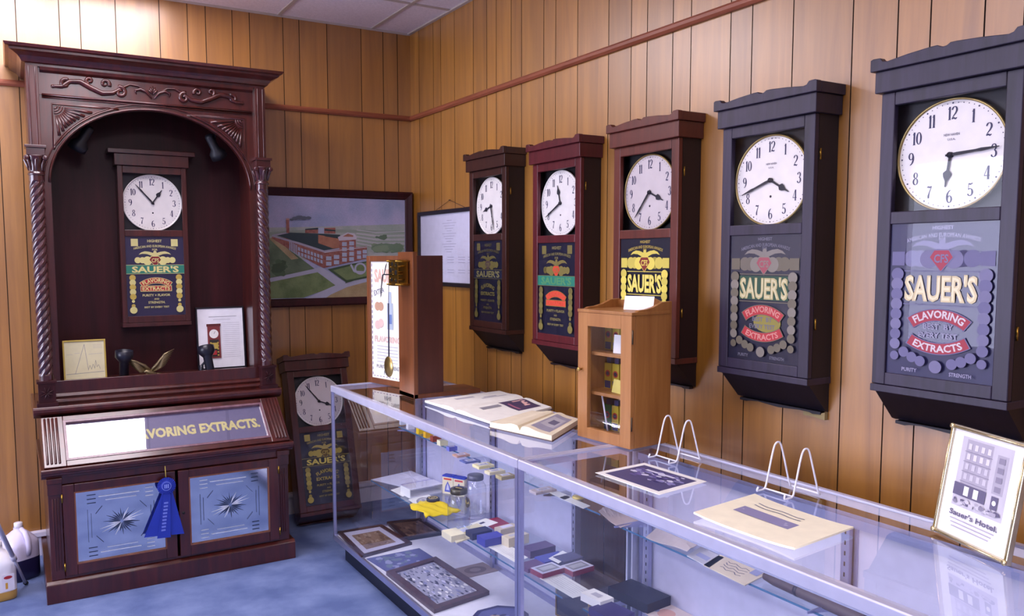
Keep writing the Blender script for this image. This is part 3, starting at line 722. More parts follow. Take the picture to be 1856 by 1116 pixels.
# columns, pedestals, capitals and posts
for sx in (-1, 1):
    cx_, cy_ = sx*.550, -.452
    m = MB(); m.box(cx_-.047, cx_+.047, -.506, -.405, .902, .922); m.box(cx_-.038, cx_+.038, -.494, -.41, .922, 1.018)
    for q in range(8):
        an = PI*q/4+PI/8; m.tube([(cx_, -.496, .970), (cx_+.014*math.cos(an), -.499, .970+.014*math.sin(an)), (cx_+.030*math.cos(an), -.495, .970+.032*math.sin(an))], [.001, .0035, .001], 5)
    m.box(cx_-.044, cx_+.044, -.500, -.41, 1.018, 1.030); ped = m.build('pedestal', MAHOG_D, cab, bev=.002)
    m = MB(); n, kk = 60, 260; vs = []; fc = []
    z0, z1 = 1.030, 2.035
    for i in range(kk+1):
        z = z0+(z1-z0)*i/kk; e = 1
        if z < z0+.03 or z > z1-.03: e = 0
        for j in range(n):
            th = 2*PI*j/n; ph = 5*th + sx*2*PI*z/.0435
            r_ = .0255+(.0080*abs(math.cos(ph/2))**.75 if e else .008)
            vs.append((cx_+r_*math.cos(th), cy_+r_*math.sin(th), z))
    for i in range(kk):
        for j in range(n): fc.append((i*n+j, i*n+(j+1) % n, (i+1)*n+(j+1) % n, (i+1)*n+j))
    m.add(vs, fc, None, True); m.build('twisted_column', COLW, cab)
    m = MB(); m.lathe([(.036, 2.035), (.038, 2.04), (.036, 2.047), (.031, 2.052), (.033, 2.075), (.040, 2.105), (.048, 2.125), (.048, 2.13)], (cx_, cy_, 0), 24)
    for q in range(8):
        an = 2*PI*q/8
        m.tube([(cx_+.032*math.cos(an), cy_+.032*math.sin(an), 2.058), (cx_+.038*math.cos(an), cy_+.038*math.sin(an), 2.085), (cx_+.050*math.cos(an), cy_+.050*math.sin(an), 2.112), (cx_+.046*math.cos(an), cy_+.046*math.sin(an), 2.104)], [.004, .0075, .006, .003], 6)
    for s1 in (-1, 1): m.lathe([(.010, -.006), (.013, 0), (.010, .006)], (cx_+s1*.040, cy_-.038, 2.118), 12, None, 'y')
    m.box(cx_-.040, cx_+.040, -.492, -.41, 2.13, 2.165); m.box(cx_-.047, cx_+.047, -.499, -.405, 2.165, 2.178)
    m.build('capital', COLW, cab, bev=.0015)
    m = MB(); m.box(cx_-.027, cx_+.027, -.455, -.40, 2.178, 2.56)
    for q in (-.014, .014): m.tube([(cx_+q, -.456, 2.18), (cx_+q, -.456, 2.555)], .0035, 6)
    m.build('post', MAHOG, cab, bev=.0015)

# things in and on the cabinet
def spot(name, label, loc, az, tl, gm=None):
    t = thing(name, label, 'spotlight', loc, 0, 'black spotlights in the niche')
    Rm = Matrix.Translation((0, 0, .10)) @ Matrix.Rotation(az, 4, 'Z') @ Matrix.Rotation(tl, 4, 'X')
    m = MB(Rm); m.lathe([(.018, -.085), (.024, -.08), (.024, 0), (.028, .004), (.045, .026), (.045, .06), (.040, .062), (.038, .03), (.02, .015)], n=28); m.build('lamp_head', M('#1a1a26', .35), t)
    return t, Rm
for lb, lo, az, tl in (('black spotlight standing next to the yellowed chart in the niche', (CX0-.180, -.36, .985), .3, .10), ('black spotlight standing before the white framed sheet in the niche', (CX0+.248, -.36, .985), .2, -.38)):
    t, Rm = spot('spotlight', lb, lo, az, tl)
    if tl > 0:
        m = MB(); m.lathe([(.022, 0), (.022, .012)], n=20); m.tube([(0, 0, .01), (-.0, 0, .03)], .016, 10); m.build('base', M('#1a1a26', .35), t)
    else:
        m = MB(); m.lathe([(.012, 0), (.012, .055)], (-.035, 0, 0), n=16); m.tube([(-.035, 0, .05), (0, 0, .09)], .006, 8); m.build('base', M('#1a1a26', .35), t)
for lb, x, rx in (('black spotlight mounted high on the right inside the arch', .335, .5), ('black spotlight mounted high on the left inside the arch', -.33, -.5)):
    t = thing('ceiling_spotlight', lb, 'spotlight', (CX0+x, -.30, 2.24), 0, 'black spotlights in the niche')
    Rm = Matrix.Rotation(math.radians(-160), 4, 'X') @ Matrix.Rotation(rx, 4, 'Y')
    m = MB(Rm); m.lathe([(.02, -.08), (.024, -.07), (.024, 0), (.045, .026), (.045, .06), (.038, .06), (.03, .03)], n=28); m.build('lamp_head', M('#16161e', .5), t)
    m = MB(); m.tube([(0, 0, .02), (0, 0, .258)], .008, 8); m.build('stem', M('#16161e', .5), t)

def leaning_frame(name, label, cat, x0, x1, z0, h, y, lean, fr, fm, mat_in, art=None, depth=.012, face_y=None, rz=0):
    """framed sheet, origin bottom centre; leans back by angle"""
    W_ = x1-x0; t = thing(name, label, cat, ((x0+x1)/2, y, z0), rz); t.rotation_euler = (-lean, 0, rz)
    m = MB(); frame_box(m, -W_/2, W_/2, -depth, 0, 0, h, fr); m.build('frame', fm, t, bev=.001)
    m = MB(); m.box(-W_/2+fr, W_/2-fr, -depth+.004, 0, fr, h-fr, mat_in)
    if art: art(Art(m, front(-depth+.0037)), W_/2-fr, fr, h-fr)
    m.build('sheet', None, t); return t
def chart_art(a, w_, z0, z1):
    h_ = z1-z0; U = lambda u, v: (-w_+2*w_*u, z0+h_*v)
    a.line([U(.25, .15), U(.50, .92), U(.58, .22)], .0016, GREYT); a.line([U(.02, .14), U(.98, .17)], .002, GREYT)
    a.line([U(.58, .25), U(.62, .35), U(.66, .24), U(.70, .38), U(.74, .26), U(.77, .48), U(.8, .3), U(.84, .36), U(.88, .24)], .001, INK)
    a.line([U(.05, .66), U(.2, .66)], .0012, GREYL); a.line([U(.25, .69), U(.38, .69)], .0012, GREYL); a.line([U(.6, .65), U(.95, .66)], .0012, GREYL)
    for q in range(4): a.line([U(.72, .9-.03*q), U(.95, .9-.03*q)], .0008, GREYL)
leaning_frame('framed_chart', 'yellowed line chart in a thin gold frame at the left of the niche', 'framed chart', CX0-.462, CX0-.255, .986, .215, -.24, .12, .008, GOLD, M('#efe9c0', .8), chart_art)
def sheet_art(a, w_, z0, z1):
    h_ = z1-z0; U = lambda u, v: (-w_+2*w_*u, z0+h_*v)
    for q in range(18):
        v = .75-.034*q
        if v > .14: a.line([U(.53, v), U(.92, v)], .0015, GREYL)
    a.line([U(.24, .86), U(.86, .86)], .0025, GREYT); a.line([U(.34, .81), U(.72, .81)], .002, GREYL)
    cu, cv = U(.34, .45); a.rect(cu-.036, cu+.036, cv-.10, cv+.085, M('#7c3030', .6)); a.rect(cu-.040, cu+.040, cv+.085, cv+.10, M('#5c2020', .6))
    a.disc(cu, cv+.042, .026, WHITE); a.line([(cu, cv+.042), (cu+.008, cv+.056)], .002, INK)
    a.rect(cu-.026, cu+.026, cv-.09, cv+.008, M('#2a2420', .6)); a.rect(cu-.022, cu+.022, cv-.045, cv-.01, GOLD)
    for sx in (-1, 1):
        for q in range(5): a.disc(cu+sx*.02, cv-.082+.018*q, .005, GOLD, 8)
    a.rect(cu-.012, cu+.012, cv-.08, cv-.055, RED)
leaning_frame('framed_document', 'white typed sheet with a small clock picture, black frame, right of the niche', 'framed document', CX0+.232, CX0+.508, .986, .362, -.16, .09, .009, M('#14121c', .35), M('#f3f2f6', .6), sheet_art)
t = thing('eagle_ornament', 'small brass spread-winged eagle on the niche ledge between the spotlights', 'ornament', (CX0-.045, -.32, .985))
m = MB(); m.lathe([(.014, 0), (.016, .006), (.010, .012)], n=14); m.tube([(.03, -.005, .02), (.01, -.008, .022), (-.012, -.012, .03), (-.026, -.016, .04), (-.036, -.02, .036)], [.006, .014, .016, .009, .004], 10)
m.tube([(.02, 0, .018), (.045, 0, .014), (.06, .0, .016)], [.008, .012, .004], 8); m.build('body', M('#8f8060', .38, .8), t)
for sx, tipx, tipz in ((-1, -.128, .112), (1, .125, .15)):
    m = MB()
    for q in range(9):
        f = q/8; ln = .62+.38*(1-f); m.tube([(sx*.012+sx*.035*(1-f), 0, .035+.030*(1-f)), (tipx*.55*ln+sx*.01*f, -.004, .035+(tipz-.035)*.75*ln-.035*f), (tipx*ln, 0, .035+(tipz-.035)*ln*(1-.55*f))], [.007, .006, .0015], 6)
    m.tube([(0, 0, .035), (sx*.03, -.003, .068), (tipx*.6, -.003, .035+(tipz-.035)*.78), (tipx, 0, tipz)], [.010, .009, .006, .002], 8)
    m.build('wing', M('#8f8060', .38, .8), t)
# ribbon rosette
t = thing('award_ribbon', 'blue prize rosette with three hanging tails on the cabinet doors', 'ribbon', (-1.735, -.775, .50))
m = MB(); n = 60; vs = [(0, -.004, 0)]; fc = []
for i in range(n):
    a_ = 2*PI*i/n; r_ = .044; vs += [(.030*math.cos(a_), -.006, .030*math.sin(a_)), (r_*math.cos(a_), -.004+(.004 if i % 2 else -.004), r_*math.sin(a_))]
for i in range(n):
    j = (i+1) % n; fc += [(0, 1+2*i, 1+2*j), (1+2*i, 2+2*i, 2+2*j, 1+2*j)]
m.add(vs, fc); m.lathe([(.027, .003), (.026, .008), (.02, .009)], n=24, axis='y'); m.build('rosette', BLUE, t)
m = MB(); m.rect = None; a = Art(m, front(-.0092, .0002)); a.ring(0, 0, .020, .022, M('#8fa0e8', .5)); 
for q in (-.008, 0, .008): a.rect(q-.0025, q+.0025, -.010, .010, M('#8fa0e8', .5))
m.build('rosette_print', None, t)
for (x0, x1, zb, dx) in ((-.018, .012, -.245, -.082), (.0, .028, -.255, .028), (-.012, .018, -.26, -.028)):
    m = MB(); yy = {-.082: .004, .028: .006, -.028: .0}[dx]
    m.prism([(x0, -.03), (x1, -.03), (x1+dx+.022, zb-.004), (x0+dx-.012, zb)], 'y', yy-.002, yy-.001)
    if yy == 0:
        a = Art(m, front(yy-.0022, .0002))
        for q in range(9): a.rect(-.004-.0022*q-.010, -.004-.0022*q+.010, -.09-.017*q, -.081-.017*q, M('#7484d8', .5))
    m2 = m.build('tail', BLUE, t) if yy else None
    if not yy:
        m.mats.insert(0, BLUE); m.fm = [0]*6+[1]*(len(m.f)-6) ; m.build('tail', None, t)
m = MB(); m.tube([(-.0, 0, .03), (-.002, .004, .10)], .0018, 6); m.build('string', M('#c8b24a', .6), t)

# ------------------------------------------------------------------ glass showcases
H = .95; XF, XB = -.903, -.302; ZB = .122
DECKM = M('#e6e4ee', .5); DOORM = M('#bab7cf', .45)
TUBEM = emit('showcase_tube', (.92, .92, 1), TUBE)
def showcase(label, y0, y1, shelf_up, doors, ups):
    """y0 > y1 ; runs along the right wall"""
    t = thing('glass_showcase', label, 'showcase', ((XF+XB)/2, (y0+y1)/2, 0), 0, 'glass showcases along the wall')
    t['group'] = 'glass showcases along the wall'
    ox, oy = -(XF+XB)/2, -(y0+y1)/2
    Mx = Matrix.Translation((ox, oy, 0)); q = .016
    def B(): return MB(Mx)
    m = B(); m.box(XF+.045, XB-.03, y1+.06, y0-.06, 0, .105, M('#0b0c1c', .4)); m.build('plinth', None, t)
    m = B(); m.box(XF+.006, XB-.006, y1+.006, y0-.006, .105, .128, DECKM); m.build('deck', None, t)
    m = B()
    for x0, x1 in ((XF, XF+.016), (XB-.016, XB)):
        m.box(x0, x1, y1, y1+.016, ZB, H-.03); m.box(x0, x1, y0-.016, y0, ZB, H-.03)
    for x0, x1 in ((XF, XF+.014), (XB-.014, XB)): m.box(x0, x1, y1, y0, ZB-.018, ZB+.012)
    for a_, b_ in ((y1, y1+.014), (y0-.014, y0)): m.box(XF+.014, XB-.014, a_, b_, ZB-.018, ZB+.012)
    m.build('lower_frame', ALU, t, bev=.0015)
    m = B()
    fr = [(XF, H-.032), (XF, H-.003), (XF+.003, H), (XF+.020, H), (XF+.020, H-.007), (XF+.012, H-.010), (XF+.012, H-.032)]
    m.prism(fr, 'y', y1, y0); m.prism([(XF+XB-a_, b_) for a_, b_ in fr][::-1], 'y', y1, y0)
    for s_, yy in ((1, y1), (-1, y0)):
        p = [(yy, H-.032), (yy, H-.003), (yy+s_*.003, H), (yy+s_*.016, H), (yy+s_*.016, H-.007), (yy+s_*.010, H-.010), (yy+s_*.010, H-.032)]
        m.prism(p if s_ > 0 else p[::-1], 'x', XF+.012, XB-.012)
    m.build('top_frame', ALU_L, t, bev=.001)
    def pane(nm, pts, mt=GLT, par=t): m_ = B(); m_.add(pts, [(0, 1, 2, 3)], mt); return m_.build(nm, None, par)
    pane('top_glass', [(XF+.012, y1+.01, H-.004), (XB-.012, y1+.01, H-.004), (XB-.012, y0-.01, H-.004), (XF+.012, y0-.01, H-.004)], glass('top_glass', (.95, .96, .985), .09))
    pane('front_glass', [(XF+.006, y1+.01, ZB+.01), (XF+.006, y0-.01, ZB+.01), (XF+.006, y0-.01, H-.03), (XF+.006, y1+.01, H-.03)], glass('front_glass', (.95, .965, .985), .10))
    for yy in (y1+.006, y0-.006): pane('end_glass', [(XF+.01, yy, ZB+.01), (XB-.09, yy, ZB+.01), (XB-.09, yy, H-.03), (XF+.01, yy, H-.03)])
    m = B()                                              # end wall strips behind the end glass, at the back
    for yy in (y1+.012, y0-.012): m.box(XB-.105, XB-.03, yy-.004, yy+.004, ZB, H-.03)
    m.build('end_strip', ALU_L, t)
    for a_, b_ in doors:
        m = B(); m.box(XB-.075, XB-.068, b_, a_, ZB+.012, H-.035, DOORM); dd = m.build('sliding_door', None, t)
        m = B(); m.box(XB-.080, XB-.064, b_-.004, b_+.012, ZB+.012, H-.035); m.box(XB-.080, XB-.064, a_-.012, a_+.004, ZB+.012, H-.035); m.build('door_edge', ALU, dd)
    m = B(); m.box(XB-.09, XB-.055, y1+.02, y0-.02, ZB+.004, ZB+.03); m.box(XB-.09, XB-.055, y1+.02, y0-.02, H-.06, H-.034); m.build('door_track', ALU, t)
    for y in ups:
        m = B(); m.box(XB-.100, XB-.084, y-.012, y+.012, ZB+.006, H-.06, ALU)
        for k_ in range(24): m.box(XB-.1008, XB-.0998, y-.002, y+.002, .18+.03*k_, .192+.03*k_, INKB)
        u_ = m.build('shelf_upright', None, t)
        for zz, dpt in ((.69, .20), (.41, .32)):
            m = B(); m.prism([(XB-.10, zz-.006), (XB-.10-dpt*.75, zz-.006), (XB-.10-dpt*.75, zz-.012), (XB-.10, zz-.035)], 'y', y-.002, y+.002, ALU); m.build('bracket', None, u_)
    for (za, xf, a_, b_) in shelf_up:
        m = B(); m.box(xf, XB-.104, b_, a_, za-.006, za, glass('shelf_glass', (.93, .96, .97), .05))
        sh = m.build('glass_shelf', None, t)
        m = B(); m.box(xf-.0012, xf, b_, a_, za-.0062, za+.0002, M('#3f6488', .2)); m.build('polished_edge', None, sh)
    m = B(); m.prism([(XF+.0135, H-.042), (XF+.016, H-.044), (XF+.019, H-.028), (XF+.052, H-.018), (XF+.052, H-.010), (XF+.0125, H-.010)], 'y', y1+.03, y0-.03, M('#dcdcf0', .35, .1)); hs = m.build('lamp_housing', None, t)
    m = B(); m.tube([(XF+.036, y1+.25, H-.036), (XF+.036, y0-.25, H-.036)], .006, 8, TUBEM); m.build('fluorescent_tube', None, hs)
    return t
YA, YM, YZ = -.868, -2.712, -4.56
showcase('glass and aluminium showcase farther away, carrying the clock stand, open books and holding jars', YA, YM, [(.69, -.52, YA-.03, YM+.03), (.41, -.69, YA-.03, YM+.03)], [(YA-.03, -1.72), (-1.70, -2.36)], (-.95, -1.70, -2.36))
showcase('glass and aluminium showcase nearest the camera, carrying wire easels and the framed hotel picture', YM-.004, YZ, [(.676, -.52, YM-.06, YZ+.03), (.40, -.667, YM-.06, YZ+.03)], [(YM-.03, -3.62), (-3.60, YZ+.03)], (-2.80, -3.60, -4.45))

# ------------------------------------------------------------------ flat things placed on planes
def quadmap(c, z, up_=.0002, base=0):
    def fn(u, v, k):
        a_, b_, c_, d_ = c
        p = a_*(1-u)*(1-v)+b_*u*(1-v)+c_*u*v+d_*(1-u)*v
        return (p.x, p.y, base+up_*k)
    return fn
def sheet(name, label, cat, px, z, mt, th=.0012, art=None, group=None, frame=None, fm=None, bow=0):
    """px: four pixel corners seen on the plane z (near-left, then round); thickness th"""
    pts = [P(x, y, 2, z) for x, y in px]; cen = sum(pts, Vector())/4
    loc = Vector((cen.x, cen.y, z)); c = [Vector((p.x-cen.x, p.y-cen.y, 0)) for p in pts]
    area = sum(c[i].x*c[(i+1) % 4].y-c[(i+1) % 4].x*c[i].y for i in range(4))
    if area < 0: c = [c[1], c[0], c[3], c[2]]; fl = True
    else: fl = False
    def mapu(f): return (lambda u, v, k: f(1-u, v, k)) if fl else f
    if frame:
        t = thing(name, label, cat, loc, 0, group)
        f0 = quadmap(c, 0)
        m = MB(); fw_, h_ = frame
        def cc(u, v, z_): q = f0(u, v, 0); return (q[0], q[1], z_)
        i0, i1 = fw_, 1-fw_
        asp = (c[1]-c[0]).length/(c[3]-c[0]).length; j0, j1 = fw_*asp, 1-fw_*asp
        for (a_, b_, c_, d_) in ((0, i0, 0, 1), (i1, 1, 0, 1), (i0, i1, 0, j0), (i0, i1, j1, 1)):
            v = [cc(x, y, z_) for z_ in (0, h_) for x, y in ((a_, c_), (b_, c_), (b_, d_), (a_, d_))]
            m.add(v, [(3, 2, 1, 0), (4, 5, 6, 7), (0, 1, 5, 4), (1, 2, 6, 5), (2, 3, 7, 6), (3, 0, 4, 7)])
        m.build('frame', fm, t)
        m = MB(); v = [cc(x, y, z_) for z_ in (0, h_*.5) for x, y in ((i0, j0), (i1, j0), (i1, j1), (i0, j1))]
        m.add(v, [(3, 2, 1, 0), (4, 5, 6, 7), (0, 1, 5, 4), (1, 2, 6, 5), (2, 3, 7, 6), (3, 0, 4, 7)], mt)
        if art: art(Art(m, mapu(quadmap(c, 0, .0002, h_*.5))))
        m.build('picture', None, t)
        m = MB(); m.add([cc(i0, j0, h_*.8), cc(i1, j0, h_*.8), cc(i1, j1, h_*.8), cc(i0, j1, h_*.8)], [(0, 1, 2, 3)], GLD); m.build('pane', None, t)
        return t
    m = MB(); n = 8; vs = []; fc = []
    f0 = quadmap(c, 0)
    for k_, z_ in ((0, 0), (1, th)):
        for i in range(n+1):
            for j in range(n+1):
                q = f0(i/n, j/n, 0); b_ = bow*(abs(2*i/n-1)**3) if bow else 0
                vs.append((q[0], q[1], z_+b_+.0003*(k_ == 0)))
    N2 = (n+1)**2
    for i in range(n):
        for j in range(n):
            a_ = i*(n+1)+j; fc.append((N2+a_, N2+a_+n+1, N2+a_+n+2, N2+a_+1)); fc.append((a_+1, a_+n+2, a_+n+1, a_))
    for i in range(n):
        for a_, b_ in ((i*(n+1), (i+1)*(n+1)), ((i+1)*(n+1)+n, i*(n+1)+n), (n*(n+1)+i, n*(n+1)+i+1), (i+1, i)): fc.append((a_, b_, N2+b_, N2+a_))
    m.add(vs, fc, mt)
    if art:
        def fb(u, v, k): q = f0(u, v, k); return (q[0], q[1], th+.0002*k+(bow*(abs(2*u-1)**3) if bow else 0))
        art(Art(m, mapu(fb)))
    o = m.build(name, None, None, loc=loc); return tag(o, label, cat, group)

def blotches(a, u0, u1, v0, v1, cols, n, r, seed=1, flat=.6):
    rd = random.Random(seed)
    for i in range(n):
        rr = r*(.5+rd.random()); c = rd.choice(cols); u = u0+rr+(u1-u0-2*rr)*rd.random(); v = v0+rr+(v1-v0-2*rr)*rd.random()
        k = rd.randint(5, 8); ph = rd.random()*6
        a.poly([(u+rr*(.7+.5*rd.random())*math.cos(2*PI*q/k+ph), v+flat*rr*(.7+.5*rd.random())*math.sin(2*PI*q/k+ph)) for q in range(k)], c)
        a.k -= .9
def box_thing(name, label, cat, px, z, sx, sy, sz, mt, rz=0, group=None, top=None, art=None, bev=.0008):
    p = P(px[0], px[1], 2, z); m = MB(); m.box(-sx/2, sx/2, -sy/2, sy/2, 0, sz, mt)
    if top: m.box(-sx/2+.001, sx/2-.001, -sy/2+.001, sy/2-.001, sz, sz+.0006, top)
    if art: art(Art(m, lambda u, v, k: (-sx/2+sx*u, -sy/2+sy*v, sz+.0008+.0002*k)))
    o = m.build(name, None, None, bev=0, loc=(p.x, p.y, z)); o.rotation_euler = (0, 0, rz); return tag(o, label, cat, group)
BR1, BR2, BR3 = M('#6d5648', .6), M('#8d735f', .6), M('#a8927c', .6)
DB1, DB2, DB3 = M('#2b2d55', .6), M('#55588a', .6), M('#8f93b8', .6)
PALE = M('#cfcde0', .6)

# on the deck of the farther showcase
zd = .128
def a_(cols, n, r, mat=None, b=(.1, .9, .1, .9), seed=1, base=None):
    def f(a):
        if mat: a.rect(.04, .96, .05, .95, mat)
        if base: a.rect(b[0], b[1], b[2], b[3], base)
        blotches(a, *b, cols, n, r, seed)
    return f
sheet('framed_photograph', 'sepia group photograph with wide pale mat, in the far front corner of the showcase deck', 'framed photograph', ((655, 1012), (612, 967), (692, 954), (747, 987)), zd, PALE, art=a_([BR1, BR2, BR3], 60, .05, None, (.2, .8, .2, .8), 3, BR2), frame=(.05, .014), fm=wood('photo_frame_wood', '#2e1c20', '#4a3032', scale=(20, 20, 20)))
sheet('framed_photograph', 'dark framed brown photograph at the back of the showcase deck, beside the sepia one', 'framed photograph', ((734, 981), (701, 950), (762, 943), (806, 969)), zd, BR1, art=a_([BR1, BR2, M('#3d2c28', .6)], 45, .08, None, (.04, .96, .04, .96), 4), frame=(.07, .016), fm=M('#221a28', .4))
sheet('print', 'grey blue mottled print without frame lying between the two framed photographs on the deck', 'print', ((703, 1038), (664, 1013), (760, 994), (788, 1012)), zd, DB2, .003, a_([DB3, M('#6a7a8c', .7), DB2], 40, .08, None, (.03, .97, .03, .97), 5))
sheet('framed_photograph', 'large brown framed blue toned crowd photograph at the front of the showcase deck', 'framed photograph', ((787, 1112), (700, 1042), (790, 1015), (887, 1078)), zd, PALE, art=a_([M('#26263c', .6), M('#3a3a52', .6), PALE, WHITE, DB3, M('#77778c', .6)], 190, .028, None, (.09, .93, .08, .92), 6, M('#a9a8b8', .6)), frame=(.07, .02), fm=wood('photo_frame_wood2', '#3c2628', '#583a3c', scale=(20, 20, 20)))
sheet('print', 'small brownish portrait card lying flat at the back of the showcase deck', 'print', ((845, 1048), (820, 1032), (875, 1019), (905, 1034)), zd, M('#9a8886', .7), .002, lambda a: (a.disc(.5, .5, .32, M('#7d6a6c', .7)), a.disc(.5, .5, .16, M('#9a8886', .7))))
def octo(name, label, px, z, s, mt):
    p = P(px[0], px[1], 2, z); t = thing(name, label, 'framed photograph', (p.x, p.y, z))
    R8 = [(s*math.cos(PI/8+PI*q/4), s*.8*math.sin(PI/8+PI*q/4)) for q in range(8)]
    m = MB(); m.prism(R8, 'z', 0, .012, mt); m.build('frame', None, t)
    m = MB(); m.prism([(x*.8, y*.8) for x, y in R8], 'z', .012, .0125, DB2); a = Art(m, lambda u, v, k: (u, v, .0126+.0002*k)); blotches(a, -s*.4, s*.4, -s*.3, s*.3, [BR3, DB3, DB1], 14, s*.15, 9); m.build('picture', None, t)
octo('framed_photograph', 'dark blue octagonal frame at the bottom edge of the view, on the showcase deck', (905, 1122), zd, .13, M('#2d2c5c', .4))
t = thing('framed_photograph', 'dark frame with a thin gold edge standing on the deck below the white carton', 'framed photograph', P(1040, 1128, 2, zd), -1.45)
m = MB(); frame_box(m, -.10, .10, -.012, 0, 0, .16, .006); m.build('frame', BRASS, t); m = MB(); m.box(-.094, .094, -.008, 0, .006, .154, NAVY); m.build('picture', None, t); m = MB(); m.box(-.015, .015, 0, .05, 0, .10); m.build('strut', BLACK, t)

# lower shelf, farther showcase
zl = .4102; gz = 'packages on the lower glass shelf'
sheet('paper_sheet', 'large flat lilac paper at the far end of the lower shelf', 'paper', ((734, 884), (672, 869), (745, 853), (790, 872)), zl, PALE, .0012)
sheet('paper_card', 'small white card in front of the clear plastic box', 'card', ((730, 900), (708, 888), (730, 881), (752, 890)), zl, WHITE, .0012)
t = thing('plastic_box', 'clear plastic box with white inner tray near the far end of the lower shelf', 'box', P(765, 893, 2, zl), math.radians(4), gz)
m = MB(); frame_box(m, -.10, .10, -.05, .05, .002, .045, .004); m.box(-.10, .10, -.05, .05, 0, .003); m.build('tray', WHITE, t)
m = MB(); m.box(-.098, .098, -.052, .052, .002, .05, glass('box_plastic', (.9, .9, 1), .08)); m.build('lid', None, t)
sheet('label_card', 'white card with grey oval printing beside the round tin', 'card', ((765, 925), (740, 905), (775, 895), (802, 912)), zl, WHITE, .0012, lambda a: (a.disc(.5, .5, .36, GREYT), a.disc(.5, .5, .27, GREYL), a.rect(.3, .7, .44, .56, GREYT)))
t = thing('round_tin', 'squat round tin with black and gold lid beside the spice boxes', 'tin', P(785, 913, 2, zl))
m = MB(); m.lathe([(.030, 0), (.031, .002), (.031, .018), (.030, .02)], n=28); m.build('body', GOLD, t); m = MB(); m.lathe([(.033, .018), (.033, .03), (.030, .032)], n=28, m=INKB); a = Art(m, lambda u, v, k: (u, v, .0322+.0002*k)); a.ring(0, 0, .018, .024, GOLD); a.rect(-.012, .012, -.005, .005, GOLD); m.build('lid', None, t)
for i, (px, py, lb) in enumerate(((815, 893, 'blue topped spice carton standing behind the round tin'), (835, 897, 'blue topped spice carton standing just behind the front jar'))):
    p = P(px, py, 2, zl); t = thing('spice_carton', lb, 'carton', p, math.radians(-60), 'blue topped spice cartons')
    m = MB(); m.box(-.032, .032, -.018, .018, 0, .088, CREAM); a = Art(m, front(-.0182, .0003))
    a.poly([(-.02, .01), (.02, .01), (.014, .04), (0, .066), (-.014, .04)], M('#5560b8', .5)); a.poly([(-.010, .02), (.010, .02), (.006, .04), (0, .055), (-.006, .04)], PALE); a.rect(-.024, .024, .073, .082, REDBR)
    m.build('carton', None, t); m = MB(); m.box(-.033, .033, -.019, .019, .088, .096); m.build('lid', BLUE, t)
p = P(785, 925, 2, zl); rd = random.Random(3); m = MB(); n = 14; vs = []; fc = []
for i in range(n+1):
    for j in range(n+1):
        u, v = i/n-.5, j/n-.5; e = 1-max(abs(u), abs(v))**4*8
        vs.append((.17*u*(1+.12*math.sin(9*v)), .23*v*(1+.10*math.sin(7*u+1)), .006+.006*e+.004*math.sin(20*u+6*v)+.003*rd.random()))
for i in range(n):
    for j in range(n): a0_ = i*(n+1)+j; fc.append((a0_, a0_+n+1, a0_+n+2, a0_+1))
m.add(vs, fc, None, True); o = m.build('cloth', M('#e6c81e', .8), None, loc=(p.x, p.y, zl+.004)); so = o.modifiers.new('thick', 'SOLIDIFY'); so.thickness = .004; tag(o, 'crumpled bright yellow cloth on the lower shelf before the jars', 'cloth')
def jar(lb, px, lidm, label_c=None, s=1.12):
    p = P(px[0], px[1], 2, zl); t = thing('glass_jar', lb, 'jar', p, math.radians(-62), 'lidded glass jars')
    m = MB(); m.lathe([(.038*s, .0), (.044*s, .006), (.046*s, .02), (.046*s, .118*s), (.043*s, .135*s), (.034*s, .150*s), (.030*s, .155*s), (.030*s, .168*s)], n=32, m=glass('jar_glass', (.93, .95, .98), .07)); m.build('jar_body', None, t)
    m = MB(); m.lathe([(.033*s, .158*s), (.0345*s, .160*s), (.0345*s, .177*s), (.032*s, .179*s)], n=32, m=lidm)
    if label_c:
        a = Art(m, lambda u, v, k: (u, v, .1793*s+.0002*k)); a.disc(0, 0, .024, INKB); a.rect(-.017, .017, -.005, .005, GOLD)
    m.build('lid', None, t)
    if label_c == 'L':
        pass
    return t, s
jar('glass jar with a printed black and gold lid, in front of the plainer jar', (832, 964), M('#5c584c', .35, .6), 'T')
t, s = jar('glass jar with a plain grey lid and a round dark label, behind the other jar', (862, 935), M('#62616a', .45, .4))
m = MB(); vs = []; fc = []; n = 24
vs = [(.0470*math.sin(0-.5), -.0470*math.cos(0-.5), .055)]
for i in range(n):
    u, v = .024*math.cos(2*PI*i/n), .026*math.sin(2*PI*i/n); an = u/.047-.5; vs.append((.0470*math.sin(an), -.0470*math.cos(an), .075+v))
m.add(vs, [(0, 1+i, 1+(i+1) % n) for i in range(n)], INKB)
vs = [(.0475*math.sin((u)/.047-.5), -.0475*math.cos((u)/.047-.5), .075+v) for u, v in ((-.016, -.006), (.0, -.008), (.016, -.006), (.016, .006), (0, .009), (-.016, .006))]
m.add(vs, [(0, 1, 2, 3, 4, 5)], GOLD); m.build('label', None, t)
sheet('paper_packet', 'cream packet with gold print lying at the foot of the front jar', 'packet', ((828, 985), (808, 968), (865, 950), (890, 963)), zl, CREAM, .006, lambda a: (a.disc(.4, .55, .22, GOLD), a.rect(.6, .9, .2, .6, PALE)))
sheet('playing_card', 'white card with a small dark mark between jars and red booklet', 'card', ((873, 958), (853, 949), (880, 939), (903, 947)), zl+.003, WHITE, .001, lambda a: a.rect(.5, .7, .3, .6, INK))
box_thing('booklet', 'dark red booklet under the white card at the back of the lower shelf', 'booklet', (902, 950), zl, .10, .16, .003, M('#8c2440', .5), 0)
box_thing('small_box', 'pale cream carton standing before the front jar on the lower shelf edge', 'box', (822, 975), zl, .07, .09, .028, CREAM, 0, gz)
